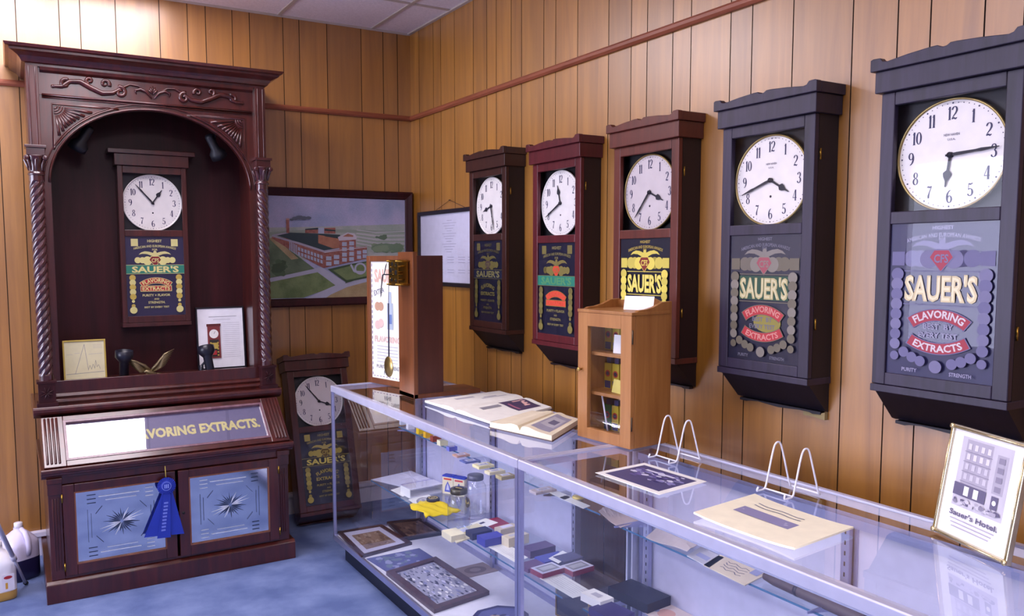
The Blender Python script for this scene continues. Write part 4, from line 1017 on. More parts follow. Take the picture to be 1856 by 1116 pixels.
box_thing('small_box', 'dark navy box on the lower shelf next to the cream carton', 'box', (868, 972), zl, .10, .06, .030, M('#25274f', .5), .0, gz)
box_thing('small_box', 'bright blue box on the lower shelf beside the navy one', 'box', (890, 984), zl, .10, .07, .034, M('#3a3c9c', .5), .0, gz)
box_thing('small_box', 'cream spice box on the lower shelf, the one further from the post', 'box', (918, 968), zl, .10, .045, .036, M('#c9bca8', .6), .1, gz, art=lambda a: a.rect(.2, .8, .2, .8, PALE))
box_thing('small_box', 'cream spice box on the lower shelf touching the corner post', 'box', (934, 985), zl, .11, .05, .040, M('#cfc2a6', .6), .1, gz, art=lambda a: a.rect(.2, .8, .3, .7, GREYL))
def typed(a):
    for q in range(6): a.line([(.12, .82-.12*q), (.86, .82-.12*q)], .02, GREYL)
sheet('typed_note', 'white typed note at the shelf edge left of the aluminium corner posts', 'note', ((935, 1020), (878, 987), (905, 980), (962, 1008)), zl, WHITE, .0015, typed)
sheet('typed_note', 'white typed note at the shelf edge right of the aluminium corner posts', 'note', ((1038, 1084), (978, 1048), (1018, 1040), (1075, 1074)), zl, WHITE, .0015, typed)
for (px, s, c, lb) in (((975, 1002), (.13, .07, .03), '#4e3560', 'plum coloured box behind the blue box with a card'), ((1000, 1018), (.12, .07, .022), '#4046a0', 'flat blue box carrying the playing card'),
                       ((1030, 1020), (.10, .07, .026), '#4c4a6c', 'grey violet box at the back, right of the playing card'), ((968, 1028), (.11, .07, .016), '#5c3460', 'flat purple box next to the aluminium post')):
    box_thing('small_box', lb, 'box', px, zl, *s, M(c, .5), .05, gz)
for (px, lb) in (((992, 1038), 'red box with pale engraved lid, left of a similar one'), ((1046, 1034), 'red box with pale engraved lid, right of a similar one')):
    box_thing('label_box', lb, 'box', px, zl, .11, .075, .020, M('#8a2c44', .5), .08, 'red boxes with engraved lids', top=PALE, art=lambda a: (a.rect(.12, .88, .15, .85, GREYT), a.rect(.2, .8, .3, .7, GREYL)))
sheet('playing_card', 'playing card with a dark suit mark lying on the blue box', 'playing card', ((1012, 1021), (994, 1012), (1020, 998), (1036, 1006)), zl+.0225, WHITE, .001, lambda a: (a.disc(.4, .4, .13, INK), a.disc(.6, .4, .13, INK), a.disc(.5, .6, .14, INK)))
# near showcase, lower shelf
box_thing('carton', 'small white carton standing at the division between the two showcases', 'carton', (1082, 1092), zl, .065, .10, .028, WHITE, .1, None, art=lambda a: a.rect(.3, .7, .3, .7, GREYL))
box_thing('jewel_case', 'black oblong case on the lower shelf of the nearer showcase', 'case', (1158, 1088), .402, .12, .19, .035, M('#14142a', .5), .1)
box_thing('small_box', 'violet box half hidden below the black case at the bottom edge', 'box', (1108, 1118), .402, .10, .12, .025, M('#3c3468', .5), .1, gz)
sheet('paper_sheet', 'peach and white printed paper right of the black case', 'paper', ((1200, 1135), (1165, 1108), (1205, 1090), (1260, 1118)), .402, M('#e2cfc8', .7), .0015, lambda a: (a.disc(.5, .5, .25, M('#dca898', .7)), a.disc(.8, .4, .1, DB3)))
# upper shelves
zu = .6902; gu = 'small goods on the upper glass shelf'
ups = [((727, 771), (.04, .022, .028), '#cfd6ea', 'tiny white bottle box at the far end of the upper shelf'), ((740, 779), (.04, .028, .032), '#e2e0ea', 'white box second from the far end of the upper shelf'),
       ((760, 787), (.05, .03, .034), '#e3bd18', 'bright yellow spice box on the upper shelf'), ((773, 794), (.05, .028, .030), '#d8a520', 'amber yellow spice box on the upper shelf'), ((786, 801), (.05, .03, .028), '#8c3a2c', 'rust red spice box on the upper shelf'),
       ((798, 808), (.045, .035, .026), '#e2dcb8', 'cream box right of the rust red one on the upper shelf'), ((815, 818), (.045, .03, .020), '#6a6fc0', 'blue and white box on the upper shelf'),
       ((832, 828), (.07, .05, .008), '#c49a86', 'flat peach packet on the upper shelf'), ((848, 838), (.08, .06, .006), '#5a6296', 'flat slate blue pouch on the upper shelf'),
       ((872, 848), (.08, .06, .012), '#e0d4a0', 'pale yellow packet on the upper shelf'), ((893, 859), (.08, .045, .012), '#d8cca6', 'cream packet beside the striped one on the upper shelf'), ((912, 868), (.07, .05, .014), '#a39468', 'striped gold packet near the corner post on the upper shelf'),
       ((980, 893), (.10, .05, .010), '#b8a7a6', 'tan striped packet just right of the aluminium corner posts')]
for px, s, c, lb in ups:
    box_thing('spice_box' if s[2] > .018 else 'paper_packet', lb, 'box' if s[2] > .018 else 'packet', (px[0]+4, px[1]-2), zu, *s, M(c, .6), 0, gu, art=lambda a: (a.rect(.2, .8, .25, .75, PALE), a.rect(.3, .7, .4, .6, GREYT)))
sheet('shelf_label', 'white label strip on the upper shelf, the one further left', 'label', ((1022, 906), (990, 890), (1002, 886), (1036, 901)), zu, WHITE, .0015, None)
sheet('shelf_label', 'white label strip on the upper shelf edge, the one nearer the shelf end', 'label', ((1057, 922), (1013, 902), (1026, 898), (1070, 917)), zu, WHITE, .0015, None)
m = MB(); p = P(1048, 903, 2, zu); m.lathe([(.022, 0), (.024, .004), (.022, .010), (.010, .012)], n=20, m=GOLD); tag(m.build('coin_tin', None, None, loc=(p.x, p.y, zu)), 'little round brass coloured tin behind the label strips', 'tin')
zu2 = .6762
def crumple(name, label, cat, px, z, mt, art=None, h=.02, seed=1, n=10):
    pts = [P(x, y, 2, z) for x, y in px]; cen = sum(pts, Vector())/4; c = [p-cen for p in pts]; rd = random.Random(seed)
    m = MB(); vs = []; fc = []
    for i in range(n+1):
        for j in range(n+1):
            u, v = i/n, j/n; q = c[0]*(1-u)*(1-v)+c[1]*u*(1-v)+c[2]*u*v+c[3]*(1-u)*v
            vs.append((q.x, q.y, .003+h*(.5+.5*math.sin(3*u+seed))*(.4+.6*rd.random()*v+.3*u)))
    for i in range(n):
        for j in range(n): a0_ = i*(n+1)+j; fc.append((a0_, a0_+n+1, a0_+n+2, a0_+1))
    m.add(vs, fc, mt, False)
    o = m.build(name, None, None, loc=(cen.x, cen.y, z)); so = o.modifiers.new('thick', 'SOLIDIFY'); so.thickness = .0015; so.offset = 1; return tag(o, label, cat)
crumple('crumpled_paper', 'crumpled brownish wrapping paper on the upper shelf right of the division', 'paper', ((1125, 958), (1085, 935), (1110, 920), (1160, 945)), zu2, M('#b9a6a0', .8), h=.03, seed=4)
crumple('folded_newspaper', 'folded yellowed newspaper on the upper shelf of the nearer showcase', 'newspaper', ((1245, 1010), (1170, 975), (1200, 950), (1280, 988)), zu2, M('#c2b6b4', .8), h=.045, seed=2, n=6)
def hand_art(a):
    for q in range(4): a.line([(.25+.02*(r_ % 2)+.08*r_, .7-.14*q+.05*math.sin(r_*2.1+q)) for r_ in range(7)], .02, DB1)
    a.rect(.05, .22, .6, .9, DB3)
sheet('addressed_envelope', 'old envelope with handwritten address on the upper shelf, nearer showcase', 'envelope', ((1350, 1062), (1275, 1025), (1310, 1003), (1392, 1040)), zu2, M('#cdbfa8', .8), .003, hand_art)
sheet('paper_packet', 'thin bluish grey packet lying between newspaper and envelope', 'packet', ((1285, 1030), (1245, 1008), (1270, 992), (1312, 1012)), zu2, M('#b6b4bc', .8), .003, lambda a: a.rect(.3, .8, .3, .6, DB3))
t = thing('knife_case', 'long dark brown rolled case at the right end of the upper shelf', 'case', P(1500, 1106, 2, zu2), math.radians(-93))
m = MB(); Mx = [( -.22+.44*i/12, 0, .018) for i in range(13)]; m.tube(Mx, [.012]+[.017]*11+[.012], 12); m.build('roll', M('#4a3a40', .6), t)
m = MB()
for x in (-.1, .12): m.tube([(x-.006, 0, .018), (x+.006, 0, .018)], .0178, 12)
m.build('strap', M('#2a2030', .5), t)

# ------------------------------------------------------------------ on top of the showcases
# clock movement on a wooden stand
t = thing('clock_movement_stand', 'wooden stand with bare brass clock movement and pendulum on the far showcase', 'clock stand', (-.70, -1.395, H))
m = MB(); m.box(0, .37, -.086, .086, 0, .022); m.build('base', PINE2, t, bev=.002)
m = MB(); m.box(0, .022, -.086, .086, 0, .708); m.build('front_board', PINE2, t, bev=.0015)
m = MB(); m.box(.022, .16, -.086, -.070, .022, .690); m.box(.022, .16, .070, .086, .022, .690); m.box(.022, .16, -.070, .070, .672, .690); m.build('side_board', STANDD, t, bev=.0015)
m = MB(); m.tube([(.03, -.05, .06), (.06, -.05, .035), (.10, -.05, .026), (.15, -.05, .0245)], [.005, .006, .006, .004], 8); m.build('iron_hook', BLACK, t)
mv = MB()
for x in (-.062, -.012): mv.box(x-.0018, x+.0018, -.050, .055, .545, .67, BRASS)
for (y, z, r_) in ((-.03, .645, .009), (-.03, .61, .012), (-.028, .572, .008), (.012, .65, .010), (.03, .62, .012), (.02, .575, .010), (0, .625, .006)):
    mv.lathe([(r_, 0), (r_, .0012)], (-.0637, y, z), 18, BLACK, 'x', False)
mv.build('movement_plate', None, t)
m = MB()
for y in (-.048, .053):
    for z in (.552, .663): m.tube([(-.075, y, z), (.0, y, z)], .0045, 10)
for (y, z, r_, x) in ((.0, .60, .026, -.03), (.03, .635, .020, -.045), (-.025, .64, .022, -.025), (-.02, .575, .018, -.048), (.035, .58, .016, -.03), (.005, .61, .012, -.068)):
    m.lathe([(r_, x), (r_, x+.003)], (0, y, z), 26, None, 'x', False); m.tube([(-.066, y, z), (-.008, y, z)], .0025, 8)
m.build('gear_train', BRASS, t)
m = MB(); m.tube([(-.062, .005, .60), (-.115, .005, .60)], .003, 8); m.prism([(-.002, .60), (.012, .60), (.03, .54), (.036, .49), (.028, .50), (.02, .545)], 'x', -.117, -.115)
m.prism([(-.004, .602), (.004, .598), (-.02, .645), (-.035, .655), (-.024, .635)], 'x', -.113, -.111); m.build('hand', INKB, t)
m = MB(); m.tube([(-.075, .03, .56), (-.078, .03, .46)], .0014, 6); m.tube([(-.078, .03, .46), (-.080, .028, .20)], .0035, 6); m.build('pendulum_rod', M('#20284c', .4), t)
m = MB(); m.lathe([(.001, -.011), (.025, -.008), (.050, -.002), (.051, 0), (.050, .002), (.025, .008), (.001, .011)], (-.082, .028, .150), 40, None, 'x'); m.build('pendulum_bob', M('#c4a868', .35, 1), t)
# tall poster frame
t = thing('poster_frame', 'tall narrow wooden frame with an old printed advertising poster behind the movement', 'framed poster', (-.625, -1.02, H), math.radians(-76))
W2, hp = .17, .690
m = MB(); frame_box(m, -W2, W2, -.018, 0, 0, hp, .030); m.build('frame', PINE2, t, bev=.002)
m = MB(); m.box(-W2+.03, W2-.03, -.010, 0, .03, hp-.03, PAPER)
a = Art(m, front(-.0103, .0002)); TP = M('#c49a7c', .7); PK = M('#e0c0b4', .7)
for q in range(22): 
    z = .045+.028*q
    for sx in (-1, 1): a.rect(sx*.132-.003, sx*.132+.003, z, z+.016, M('#7a6a90', .7))
    a.k = 1
for q in range(10): a.rect(-.125+.027*q, -.11+.027*q, .040, .044, M('#7a6a90', .7)); a.k = 1
a.text("SAUER'S", 0, .585, .075, M('#d8b09c', .7), width=.22, bold=.05)
a.text('EXTRA', -.07, .50, .028, M('#6a6c80', .7), width=.09, bold=.02, ang=.25)
for u, v in ((-.085, .42), (-.055, .42), (-.085, .32), (-.055, .33)): a.disc(u, v, .024, TP if v > .4 else PK)
a.rect(.0, .05, .30, .44, M('#b4c0cc', .7)); a.rect(.014, .036, .44, .50, M('#b4c0cc', .7)); a.rect(.01, .04, .33, .38, M('#6a80b4', .7))
a.text('FLAVORING', 0, .245, .034, PK, width=.22, bold=.03)
for q in range(6): a.rect(-.09, .09, .205-.017*q, .209-.017*q, GREYL)
a.text('PURITY,', -.045, .095, .022, M('#7d7f86', .7), width=.10, bold=.02); a.text('FINE', .0, .065, .022, M('#7d7f86', .7), width=.06, bold=.02); a.text('STRENGTH', .075, .095, .022, M('#7d7f86', .7), width=.09, bold=.02)
m.build('poster', None, t)
m = MB(); m.prism([(.0, .40), (.008, .40), (.115, 0), (.105, 0)], 'x', -.02, .02); m.build('strut', M('#4c3524', .7), t)
# wooden display cabinet
t = thing('small_cabinet', 'small honey coloured wooden cabinet with glazed door, on the far end of the near showcase', 'cabinet', (-.395, -2.655, H), math.radians(-85.3))
hw, dp, ht = .139, .205, .475
m = MB(); y0 = -dp/2
def side_poly(): return [(y0+.022, 0), (dp/2, 0), (dp/2, ht+.045), (dp/2-.05, ht+.043), (dp/2-.09, ht+.028), (dp/2-.13, ht+.020), (y0+.04, ht+.018), (y0+.022, ht+.010)]
for s_ in (-1, 1): m.prism(side_poly(), 'x', *((-hw, -hw+.016) if s_ < 0 else (hw-.016, hw)))
m.build('side', PINE, t, bev=.0015)
m = MB(); m.box(-hw+.016, hw-.016, dp/2-.01, dp/2, 0, ht+.02); m.prism([(-hw+.016, ht+.02), (-hw+.016, ht+.04), (-.09, ht+.042), (-.05, ht+.055), (0, ht+.06), (.05, ht+.055), (.09, ht+.042), (hw-.016, ht+.04), (hw-.016, ht+.02)], 'y', dp/2-.012, dp/2)
m.build('back', PINE, t)
m = MB(); m.box(-hw+.016, hw-.016, y0+.022, dp/2-.01, 0, .016); m.build('bottom_board', PINE, t); m = MB(); m.box(-hw-.003, hw+.003, y0-.002, dp/2-.012, ht, ht+.012); m.build('top', PINE, t, bev=.002)
for z in (.165, .315): m = MB(); m.box(-hw+.016, hw-.016, y0+.03, dp/2-.01, z, z+.012); m.build('shelf', PINE, t)
d = MB(); d.box(-hw, -hw+.052, y0, y0+.02, 0, ht); d.box(hw-.052, hw, y0, y0+.02, 0, ht); d.box(-hw+.052, hw-.052, y0, y0+.02, 0, .042); d.box(-hw+.052, hw-.052, y0, y0+.02, ht-.05, ht)
dr = d.build('door', wood('door_wood', '#96602f', '#b88048', rough=.42, scale=(18, 18, 1.4)), t, bev=.0015)
m = MB(); m.add([(-hw+.052, y0+.008, .042), (hw-.052, y0+.008, .042), (hw-.052, y0+.008, ht-.05), (-hw+.052, y0+.008, ht-.05)], [(0, 1, 2, 3)], GLT); m.build('door_glass', None, dr)
m = MB(); m.lathe([(.004, 0), (.004, .008), (.008, .012), (.006, .018)], (-hw+.02, y0, .26), 14, None, 'y'); m.build('knob', M('#c9a860', .3, .8), dr)
for z in (.09, .40): m = MB(); m.tube([(hw+.002, y0+.004, z-.025), (hw+.002, y0+.004, z+.025)], .003, 8); m.build('hinge', M('#5a4a3a', .4, .8), dr)
MW = t.matrix_basis.copy(); RZ = math.radians(-85.3)
def inbox(u, y, z): a_ = RZ; return (-.395+u*math.cos(a_)-y*math.sin(a_), -2.655+u*math.sin(a_)+y*math.cos(a_), H+z)
tins_l = []
names = {.016: 'bottom', .177: 'middle', .327: 'top'}
Y_T, DB_T, GR_T = M('#dcc336', .5), M('#34346e', .5), M('#2f7a4a', .5)
def tin_ob(lb, loc, c1_, c2_, grp):
    t_ = thing('spice_tin', lb, 'tin', loc, RZ, grp)
    m_ = MB(); m_.box(-.018, .018, -.014, .014, 0, .098, c1_); a_ = Art(m_, front(-.0142, .0003)); a_.rect(-.016, .016, .002, .030, DB_T); a_.disc(0, .058, .013, c2_); a_.disc(0, .058, .008, INK)
    m_.build('tin_body', None, t_); m_ = MB(); m_.box(-.011, .011, -.009, .009, .098, .118); m_.build('lid', DB_T, t_)
for zs_i, nm in names.items():
    for k_, u in enumerate((-.100, -.058, -.016, .026)):
        c_ = GR_T if (zs_i == .016 and k_ == 0) else Y_T
        pos = ['leftmost', 'second', 'third', 'rightmost'][k_]
        tin_ob('%s %s spice tin, %s on the %s shelf of the honey wood cabinet' % ('green' if c_ is GR_T else 'yellow', 'and white' if c_ is GR_T else 'and blue', pos, nm), inbox(u, .03, zs_i+.0005), c_, REDBR, 'spice tins in the small cabinet')
def stand_card(name, label, cat, loc, rz, w_, h_, lean, mt):
    m_ = MB(); m_.box(-w_/2, w_/2, -.0008, 0, 0, h_, mt); m_.prism([(0, h_*.5), (.0008, h_*.5), (h_*.35, 0), (h_*.35-.0008, 0)], 'x', -w_*.1, w_*.1)
    o_ = m_.build(name, None, None, loc=loc); o_.rotation_euler = (-lean, 0, rz); return tag(o_, label, cat)
stand_card('paper_card', 'white folded card on the top shelf inside the honey wood cabinet', 'card', inbox(.035, -.045, .328), RZ+.2, .075, .068, .1, WHITE)
stand_card('paper_card', 'blank white card propped on top of the honey wood cabinet', 'card', inbox(.070, .0, ht+.013), RZ+.35, .115, .052, .25, WHITE)
m = MB(); p0 = Vector(inbox(-.055, -.06, .20)); p1 = Vector(inbox(-.02, -.055, .0175)); m.tube([(0, 0, 0), tuple(Vector(inbox(-.062, -.05, .17))-p1+Vector((0, 0, 0)))], .0035, 8)
tag(m.build('pen', M('#d8d4e4', .3), None, loc=tuple(p1+Vector((0, 0, .0)))), 'pale pen leaning inside the glazed cabinet door', 'pen')
stand_card('notice_card', 'crumpled yellowish tin wrapper card on the middle shelf of the wooden cabinet', 'card', inbox(.02, -.045, .178), RZ-.2, .09, .05, .2, M('#d8c86a', .7))

# open books
def open_book(name, label, px, th, covm, pagem, art=None, hump=.012, seed=0):
    """px: near-left, far-left, far-right, near-right pixel corners on the showcase top; spine runs across the middle"""
    pts = [P(x, y, 2, H) for x, y in px]; cen = sum(pts, Vector())/4; c = [p-cen for p in pts]
    t = thing(name, label, 'book', (cen.x, cen.y, H))
    def pos(u, v): return c[0]*(1-u)*(1-v)+c[1]*(1-u)*v+c[2]*u*v+c[3]*u*(1-v)
    def hh(u):
        d_ = abs(u-.5)*2; return th*(.75+.25*(1-d_))*min(1, d_*9+.35)+hump*math.exp(-((d_-.25)/.22)**2)
    n = 28; m = MB(); vs = []; fc = []
    for v in (0, 1):
        for i in range(n+1):
            u = i/n; q = pos(u, v); vs += [(q.x, q.y, .003), (q.x, q.y, .003+hh(u))]
    o2 = 2*(n+1)
    for i in range(n):
        a_ = 2*i; fc += [(a_, a_+2, a_+3, a_+1), (o2+a_+2, o2+a_, o2+a_+1, o2+a_+3), (a_+1, a_+3, o2+a_+3, o2+a_+1), (a_, o2+a_, o2+a_+2, a_+2)]
    fc += [(0, 1, o2+1, o2), (2*n+1, 2*n, o2+2*n, o2+2*n+1)]
    m.add(vs, fc, pagem)
    if art:
        def fn(u, v, k): q = pos(u, v); return (q.x, q.y, .0035+hh(u)+.0003*k)
        art(fn, m)
    m.build('pages', None, t)
    m = MB(); q = [pos(u, v) for u, v in ((-.015, -.015), (1.015, -.015), (1.015, 1.015), (-.015, 1.015))]
    m.prism([(p.x, p.y) for p in q], 'z', 0, .003); m.build('cover', covm, t)
    return t
def strip_rect(fn, m, u0, u1, v0, v1, mt, k=1, n=8):
    vs = []; fc = []
    for i in range(n+1):
        u = u0+(u1-u0)*i/n; vs += [fn(u, v0, k), fn(u, v1, k)]
    for i in range(n): fc.append((2*i, 2*i+2, 2*i+3, 2*i+1))
    m.add(vs, fc, mt)
def art1(fn, m):
    strip_rect(fn, m, .56, .90, .55, .92, M('#4a3a5c', .6)); rd = random.Random(2)
    for q in range(7): strip_rect(fn, m, .58+.03*q, .60+.03*q+.01, .70+.15*rd.random(), .82+.08*rd.random(), M('#e6b8b0', .6), 2, 2)
    strip_rect(fn, m, .66, .86, .60, .63, M('#b06a80', .6), 2)
    strip_rect(fn, m, .62, .69, .22, .50, GREYT); strip_rect(fn, m, .10, .16, .30, .55, GREYL); strip_rect(fn, m, .26, .30, .55, .9, GREYL); strip_rect(fn, m, .20, .24, .62, .8, GREYL)
open_book('open_album', 'large open album with mounted clippings and a coloured print, beside the clock stand', ((888, 769), (768, 728), (915, 711), (1003, 741))[1:2]+((915, 711), (1003, 741), (895, 768)), .012, M('#3a3a5a', .5), M('#f4f2e8', .6), art1, .007) if False else None
t = open_book('open_album', 'large open album with mounted clippings and a coloured print, beside the clock stand', ((770, 730), (905, 712), (1000, 742), (888, 769)), .012, M('#3a3a5a', .5), M('#f4f2e8', .6), art1, .006)
def art2(fn, m):
    strip_rect(fn, m, .62, .92, .10, .88, M('#9a96a8', .6)); strip_rect(fn, m, .66, .88, .30, .75, GREYL, 2); strip_rect(fn, m, .72, .84, .42, .62, M('#6a6680', .6), 3)
open_book('open_book', 'thick open book with a grey engraving, in front of the album', ((888, 775), (964, 753), (1050, 769), (1000, 800)), .026, M('#4a3030', .5), M('#e9ddc0', .7), art2, .008)
# photographs and paper on the near showcase top
def ph_art(a):
    a.rect(.08, .92, .10, .90, M('#4c4974', .5)); blotches(a, .10, .90, .35, .88, [M('#3a356e', .6), M('#8a86b8', .6), M('#6a5f9a', .6), PALE], 55, .05, 8); a.rect(.30, .75, .70, .76, PALE)
sheet('photograph', 'white bordered violet toned photograph lying flat before the first wire easel', 'photograph', ((1195, 897), (1079, 857), (1168, 839), (1281, 873)), H+.0003, WHITE, .0012, ph_art)
def np_art(a):
    a.rect(.30, .86, .42, .62, M('#8a84a8', .7)); blotches(a, .31, .85, .43, .61, [M('#6e6890', .7), M('#a9a4c0', .7)], 26, .04, 12)
    for q in range(2): a.line([(.35+.06*r_, .80-.07*q+.012*math.sin(5*r_)) for r_ in range(9)], .018, GREYT)
for i_, off in enumerate((0, 1)):
    pass
sheet('newspaper', 'yellowed folded newspaper with a grey street picture, lying on the near showcase', 'newspaper', ((1440, 1001), (1257, 935), (1368, 901), (1547, 962)), H+.0003, M('#f0e8cc', .8), .005, np_art, bow=.006)
# wire easels
def easel(label, y, s=1.0, k=0):
    t = thing('wire_easel', label, 'easel', (-.43, y, H), 0, 'white wire easels on the showcase')
    r_ = .0028; z0 = r_
    def loop(yy):
        return [(-.045, yy, z0+.004), (-.036, yy, .03), (-.018, yy, .10), (-.008, yy-.001, .130), (.002, yy-.003, .138), (.012, yy-.006, .130), (.022, yy-.012, .085), (.04, yy-.018, .012)]
    a0_ = loop(.050*s); b0_ = loop(-.045*s)
    pts = [(-.075, .048*s, z0+.012), (-.078, .05*s, z0), (-.06, .05*s, z0)]+a0_+[(.052, .028*s, z0), (.052, -.055*s, z0)]+[(x, y_-.002, z) for x, y_, z in b0_[::-1]]+[(-.06, -.047*s, z0), (-.078, -.047*s, z0), (-.075, -.045*s, z0+.012)]
    fine = []
    for i in range(len(pts)-1):
        p0 = Vector(pts[max(0, i-1)]); p1 = Vector(pts[i]); p2 = Vector(pts[i+1]); p3 = Vector(pts[min(len(pts)-1, i+2)])
        for q in range(4):
            f = q/4; fine.append(.5*((2*p1)+(p2-p0)*f+(2*p0-5*p1+4*p2-p3)*f*f+(3*p1-p0-3*p2+p3)*f**3))
    fine.append(Vector(pts[-1]))
    for q in fine: q.z = max(q.z, r_)
    m = MB(); m.tube(fine, r_, 8); m.build('wire', WHITEMETAL, t)
    m = MB(); m.tube([(-.045, .050*s, z0+.003), (-.045, -.045*s, z0+.003)], r_*.9, 8); m.build('cross_wire', WHITEMETAL, t)
easel('empty white wire easel right behind the violet photograph', -2.975)
easel('empty white wire easel right behind the yellowed newspaper', -3.435)
# framed hotel picture
t = thing('framed_picture', 'upright silver and gold frame with a hotel photograph and caption on the near showcase', 'framed picture', (-.435, -3.952, H), math.atan2(-.217, -.088)); t.rotation_euler = (math.radians(-9), 0, math.atan2(-.217, -.088))
Wf, Hf = .118, .272
m = MB(); frame_box(m, -Wf, Wf, -.014, 0, 0, Hf, .010); m.build('frame', M('#c8bfa8', .25, .7), t, bev=.002)
m = MB()
for sx in (-1, 1):
    for z in (.005, Hf-.005): m.lathe([(.007, 0), (.007, .003), (.004, .005)], (sx*(Wf-.005), -.014, z), 12, None, 'y')
    m.tube([(sx*(Wf-.005), -.015, .01), (sx*(Wf-.005), -.015, Hf-.01)], .002, 6)
for z in (.005, Hf-.005): m.tube([(-Wf+.01, -.015, z), (Wf-.01, -.015, z)], .002, 6)
m.build('frame_ornament', M('#d8c69a', .25, .9), t)
m = MB(); m.box(-Wf+.01, Wf-.01, -.008, 0, .01, Hf-.01, M('#f4f2f0', .6)); a = Art(m, front(-.0083, .0002))
G1, G2, G3, G4 = M('#aca6b6', .6), M('#c6c1cc', .6), M('#8a8498', .6), M('#625c78', .6)
a.rect(-.078, .078, .082, .250, G2); a.rect(-.062, .02, .125, .245, G1); a.rect(.028, .074, .11, .24, G2); a.rect(.035, .068, .14, .23, G1)
for r_ in range(4):
    for q in range(4): a.rect(-.055+.02*q, -.045+.02*q, .15+.024*r_, .164+.024*r_, M('#d6d2da', .6) if r_ > 1 else G2); a.k = 5
    a.rect(-.064, .022, .143+.024*r_, .1445+.024*r_, G3)
for r_ in range(4): a.rect(.042, .060, .145+.022*r_, .158+.022*r_, G3); a.k = 8
a.rect(-.078, .022, .108, .138, G4); a.rect(-.045, -.030, .112, .134, WHITE); a.rect(-.015, .0, .112, .134, WHITE); a.rect(.04, .06, .105, .135, G4); a.disc(.05, .12, .006, WHITE, 10)
blotches(a, -.076, .076, .084, .108, [G3, G4, G1, G2], 40, .007, 5)
a.text("Sauer's Hotel.", 0, .066, .014, G4, width=.150, bold=.03)
for q in range(3): a.rect(-.07+.004*q, .068-.006*q, .050-.009*q, .0525-.009*q, G1)
m.build('picture', None, t)
m = MB(); m.prism([(.0, .15), (.004, .15), (.075, .002), (.070, .002)], 'x', -.02, .02); m.build('strut', M('#8a6a4a', .6), t)

# ------------------------------------------------------------------ pictures on the walls
x0, x1, z0, z1 = -1.088, -.010, 1.325, 2.063
t = thing('framed_painting', 'large framed aerial painting of a red brick factory on the back wall', 'painting', ((x0+x1)/2, -.004, z0))
cx_ = (x0+x1)/2
m = MB(); hw = (x1-x0)/2; hh_ = z1-z0
pf = [(0, 0), (0, -.035), (.010, -.042), (.022, -.036), (.034, -.030), (.046, -.026), (.052, -.020), (.052, 0)]
for (a_, b_) in (('L', 0), ('R', 0), ('T', 0), ('B', 0)):
    vs = []
    for s_ in (0, 1):
        for (d_, y) in pf:
            if a_ == 'L': vs.append((-hw+d_, y, (d_ if s_ == 0 else hh_-d_)))
            if a_ == 'R': vs.append((hw-d_, y, (d_ if s_ == 0 else hh_-d_)))
            if a_ == 'B': vs.append(((-hw+d_ if s_ == 0 else hw-d_), y, d_))
            if a_ == 'T': vs.append(((-hw+d_ if s_ == 0 else hw-d_), y, hh_-d_))
    n = len(pf); m.add(vs, [(i, (i+1) % n, n+(i+1) % n, n+i) for i in range(n)])
m.build('frame', MAHOG_D, t, bev=0)
SKY = speckle('painted_sky', '#8f9dbb', '#b4b0cc', 5, rough=.6, bump=.02); FIELD = speckle('painted_field', '#9aa69a', '#b3b4ae', 9, rough=.6, bump=.02)
LAWN = speckle('painted_lawn', '#61744a', '#7d8e60', 14, rough=.6, bump=.02); LAWN2 = speckle('painted_dark_lawn', '#54664e', '#6f8064', 10, rough=.6, bump=.02)
ROADM = M('#aeb0c0', .6); EARTH = speckle('painted_earth', '#a08c66', '#b5a27a', 12, rough=.6, bump=.02); BRK = speckle('painted_brick', '#8a544a', '#a56e62', 60, rough=.6, bump=.02)
ROOF = M('#2b3d42', .6); WIN = M('#a9b2c4', .6); HEDGE = M('#3c5236', .6); ORG = speckle('painted_gable', '#a06a52', '#b07c62', 20, rough=.6, bump=.02)
m = MB(); m.box(-hw+.05, hw-.05, -.018, -.002, .05, hh_-.05, SKY)
YP = -.022
def pf_(X, Y, k):      # zoomed pixel of the painted picture -> canvas
    p_ = P(470+X/4.6513, 320+Y/4.65, 1, YP-.0)
    return (min(max(p_.x-cx_, -hw+.05), hw-.05), -.0182-.00015*k, min(max(p_.z-z0, .05), hh_-.05))
a = Art(m, pf_)
a.poly([(-300, 470), (60, 430), (600, 420), (1225, 400), (1225, 700), (60, 700), (-300, 700)], FIELD)
a.poly([(-300, 520), (60, 470), (500, 440), (1225, 460), (1225, 475), (500, 470), (60, 500), (-300, 550)], M('#8f9c8c', .6))
for q in range(5): a.line([(820, 450+28*q), (980, 470+30*q), (1225, 462+34*q)], 5, M('#c4c0c4', .6)); a.line([(820, 462+28*q), (1000, 488+30*q), (1225, 478+34*q)], 6, M('#8ea088', .6))
a.poly([(-300, 560), (60, 520), (130, 520), (470, 780), (60, 860), (-300, 930)], LAWN2)
a.poly([(80, 520), (130, 510), (330, 690), (270, 700)], EARTH)
a.poly([(-300, 960), (60, 880), (500, 790), (660, 915), (370, 1020), (-300, 1040)], LAWN)
a.poly([(660, 930), (920, 880), (920, 700), (1225, 660), (1225, 1025), (560, 1025)], EARTH)
a.poly([(-300, 920), (60, 865), (470, 775), (520, 760), (740, 900), (560, 1025), (390, 1025), (640, 915), (490, 805), (60, 895), (-300, 980)], ROADM)
a.poly([(720, 900), (1225, 740), (1225, 800), (740, 930), (540, 1025), (400, 1025)], ROADM)
a.poly([(575, 780), (770, 735), (920, 710), (1225, 700), (1225, 760), (925, 850), (730, 890)], HEDGE)
a.poly([(620, 790), (780, 748), (920, 722), (1225, 712), (1225, 745), (925, 835), (735, 872)], LAWN)
